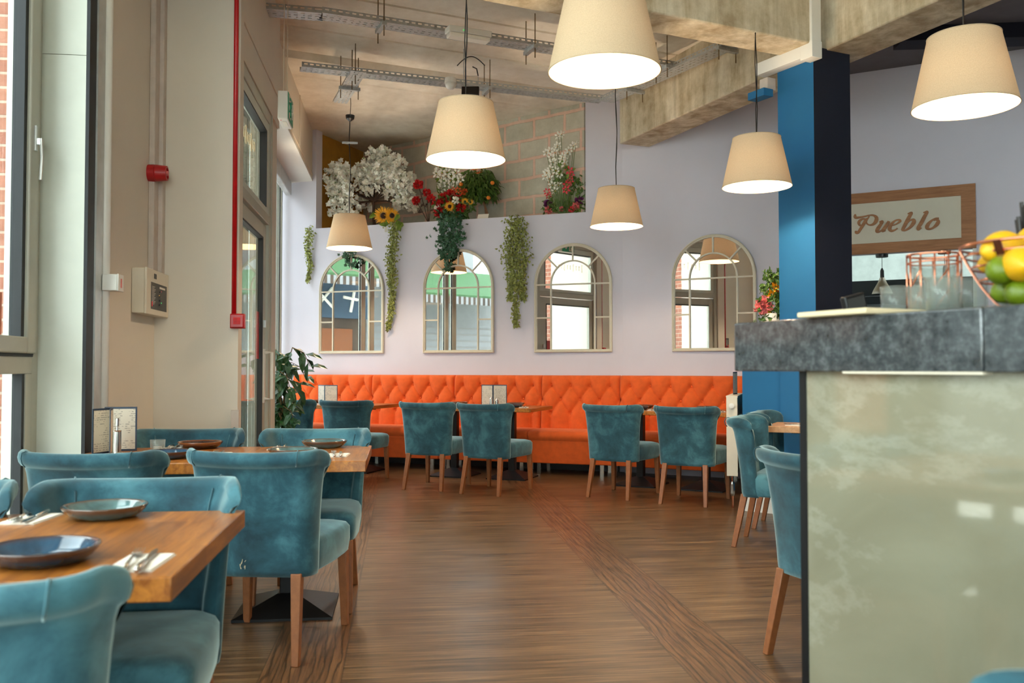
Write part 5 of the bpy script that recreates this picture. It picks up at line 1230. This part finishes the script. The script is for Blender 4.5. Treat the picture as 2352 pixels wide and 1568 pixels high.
mixed(1030, 490, [(1027 + 10 * (k % 3) - 12 * (k // 5), 395 + 9 * k % 52, .055, 'petal_white', 'star', .25) for k in range(14)] + [(1006, 393, .05, 'petal_white', 'ball', .3), (1018, 415, .05, 'petal_white', 'ball', .28), (1012, 432, .05, 'petal_white', 'ball', .28), (1048, 398, .06, 'petal_white', 'star', .22), (1058, 412, .055, 'petal_white', 'star', .22)],
   [('leaf_bright', 90, 1003, 1060, 385, 470, .3, .07)], 'tall white lilies behind the red bouquet in the niche')
# kumquat shrub
base = ledge(1116, .28); kq = empty('kumquat_shrub', base); tk = MB(); top_ = lpt(1100, 430, .28) - base; tk.tube([(0, 0, 0), (.02, 0, .10), tuple(top_)], [.016, .014, .01], 8); tk.tube([(.02, 0, 0), (.0, .02, .1), tuple(top_ + V(.05, 0, .02))], .01, 8); obj('trunk', tk, 'flesh_trunk', kq); lf = MB(); random.seed(8)
for k in range(900):
    d = rv().normalized() * random.random() ** .4; c = lpt(1100 + d.x * 48, 428 + d.z * 42 + (6 if abs(d.x) > .6 else -4), .28 + d.y * .18) - base; lf.leaf(c, V(d.x, d.y, -.6) + rv(.4), V(0, -.4, 1) + rv(.3), random.uniform(.06, .10), .032)
obj('foliage', lf, 'leaf_mid', kq)
for px_, py_ in ((1131, 420), (1122, 454), (1059, 423)): obj('kumquat', mball(MB(), lpt(px_, py_, .12) - base, .026, .026, .024), 'orange_fruit', kq, smooth=True)
mb = MB(); c = lpt(1098, 395, .2) - base
for k in range(12): mb.leaf(c + rv(.03), rv() + V(0, 0, .8), rv(), .06, .02)
obj('red_shoots', mb, 'petal_orange', kq); tag(kq, 'green shrub with small orange fruit in the niche', 'shrub')
p_ = ledge(1108, .03); tag(obj('card', MB().box(-.07, .07, 0, .003, 0, .075, Matrix.Rotation(R(-30), 4, 'X')), 'paper', loc=(p_.x, p_.y, p_.z), rot=(0, 0, RZ1)), 'white card leaning on the ledge below the green shrub', 'card')
# right hand arrangement: white orchids, coral flowers, purple heads, grasses
items = [(1255 + x, y, .05, 'petal_white', 'star', .02) for x, y in ((0, 395), (8, 410), (14, 425), (20, 438), (-2, 405), (28, 425), (10, 388), (38, 360), (44, 368), (42, 376), (36, 366), (16, 372), (12, 362), (20, 350), (24, 338), (52, 345), (62, 335), (67, 330), (48, 352), (28, 312), (34, 308), (26, 334), (0, 350), (8, 346), (2, 398), (30, 400), (22, 392))]
items += [(1308, 392, .05, 'petal_coral', 'star', 0), (1312, 400, .045, 'petal_coral', 'star', 0), (1302, 424, .055, 'petal_coral', 'star', 0), (1300, 435, .05, 'petal_coral', 'star', -.01), (1256, 440, .045, 'petal_coral', 'star', .03), (1260, 450, .04, 'petal_coral', 'star', .03), (1310, 415, .045, 'petal_coral', 'star', .02),
          (1258, 470, .055, 'petal_purple', 'ball', .05), (1332, 461, .06, 'petal_purple', 'ball', .05), (1260, 482, .045, 'petal_pink', 'ball', .03), (1323, 473, .045, 'petal_pink', 'ball', .02), (1290, 480, .03, 'petal_pink', 'ball', .02), (1312, 480, .035, 'petal_coral', 'ball', .02)]
rr_ = mixed(1298, 488, items, [('leaf_mid', 130, 1250, 1344, 462, 488, .05, .06), ('leaf_bright', 60, 1275, 1318, 380, 420, .05, .07), ('leaf_mid', 90, 1312, 1345, 405, 450, .06, .07)], 'white orchids with coral and purple flowers at the right end of the niche', back=.05)
mb = MB(); base = rr_.location
for k in range(70):
    a = lpt(random.uniform(1262, 1342), 487, .05) - base; b = a + V(random.uniform(-.06, .06), random.uniform(-.03, .03), random.uniform(.15, .33)); mb.tube([a, a.lerp(b, .5) + rv(.01), b], [.003, .002, .001], 4)
obj('grass_blades', mb, 'leaf_bright', rr_)
# bouquet on the low blue wall
def bpt(px_, py_, off=0): return cam_pt(px_, py_, 7.35 + off)
base = bpt(1772, 775); base.z = 1.45; bq = empty('flower_bouquet', base); obj('vase', MB().lathe([(0, 0), (.06, 0), (.075, .08), (.05, .16), (.045, .17), (0, .17)], seg=24), 'pot_white', bq)
random.seed(21)
for px_, py_, rr, mat in ((1756, 700, .075, 'petal_pink'), (1748, 708, .06, 'petal_pink'), (1781, 661, .05, 'petal_yellow'), (1798, 657, .06, 'petal_yellow'), (1771, 676, .04, 'petal_yellow'), (1790, 690, .04, 'leaf_bright'), (1765, 720, .03, 'petal_yellow'), (1788, 666, .03, 'petal_orange')):
    c = bpt(px_, py_) - base; mb = MB()
    for k in range(40): d = rv().normalized(); mb.leaf(c + d * rr * .3, d + rv(.3), rv(), rr * .8, rr * .6, .3)
    obj('flower_head', mb, mat, bq)
lf = MB()
for k in range(330): t = random.random(); c = bpt(1778 + random.uniform(-42, 30) * (1 - .55 * t), 740 - 118 * t, random.uniform(-.06, .08)) - base; lf.leaf(c, rv(), rv() + V(0, -1, 0), .05, .024)
obj('foliage', lf, 'leaf_mid', bq); mb = MB()
for k in range(40): c = bpt(1795 + random.uniform(-8, 8), 735, .03) - base; mb.tube([c, c + V(random.uniform(-.03, .05), 0, random.uniform(.1, .28))], .002, 4)
obj('grass_blades', mb, 'leaf_bright', bq); st = MB()
for k in range(6): st.tube([(0, 0, .1), tuple(V(random.uniform(-.08, .08), 0, .3))], .003, 5)
obj('stems', st, 'stem_green', bq); tag(bq, 'bouquet with a pink bloom and yellow flowers beside the blue column', 'flowers')
# tall indoor plant by the door
pb = V(-1.17, 8.95, 0); pt = empty('potted_plant', pb); obj('pot', MB().lathe([(0, 0), (.13, 0), (.17, .30), (.155, .30), (.14, .26), (0, .26)], seg=32), 'pot_black', pt); random.seed(2)
st = MB(); lf = MB(); tips = []
for k in range(11):
    a = k * 2.4; hh = random.uniform(.75, 1.40); ox = random.uniform(-.05, .16); oy = random.uniform(-.18, .12)
    pts = [V(0, 0, .26), V(ox * .3, oy * .3, hh * .55), V(ox * .7, oy * .8, hh * .9), V(ox, oy, hh), V(ox * 1.4 + .05, oy * 1.2, hh - .05), V(ox * 1.6 + .08, oy * 1.3, hh - .18)]
    st.tube(pts, [.009, .008, .006, .005, .004, .003], 6)
    for j in range(14):
        t = .25 + .75 * j / 13; i = min(4, int(t * 5)); q = pts[i].lerp(pts[i + 1], t * 5 - i); d = V(random.uniform(-.9, 1.1), random.uniform(-1, .6), random.uniform(-1.3, .15)); lf.leaf(q, d, V(d.x * .4, d.y * .4 - .5, 1), random.uniform(.14, .20), random.uniform(.06, .085), .12, .25)
obj('stems', st, 'stem', pt); obj('foliage', lf, 'leaf_dark', pt); tag(pt, 'tall dark green plant with drooping glossy leaves beside the door', 'plant')
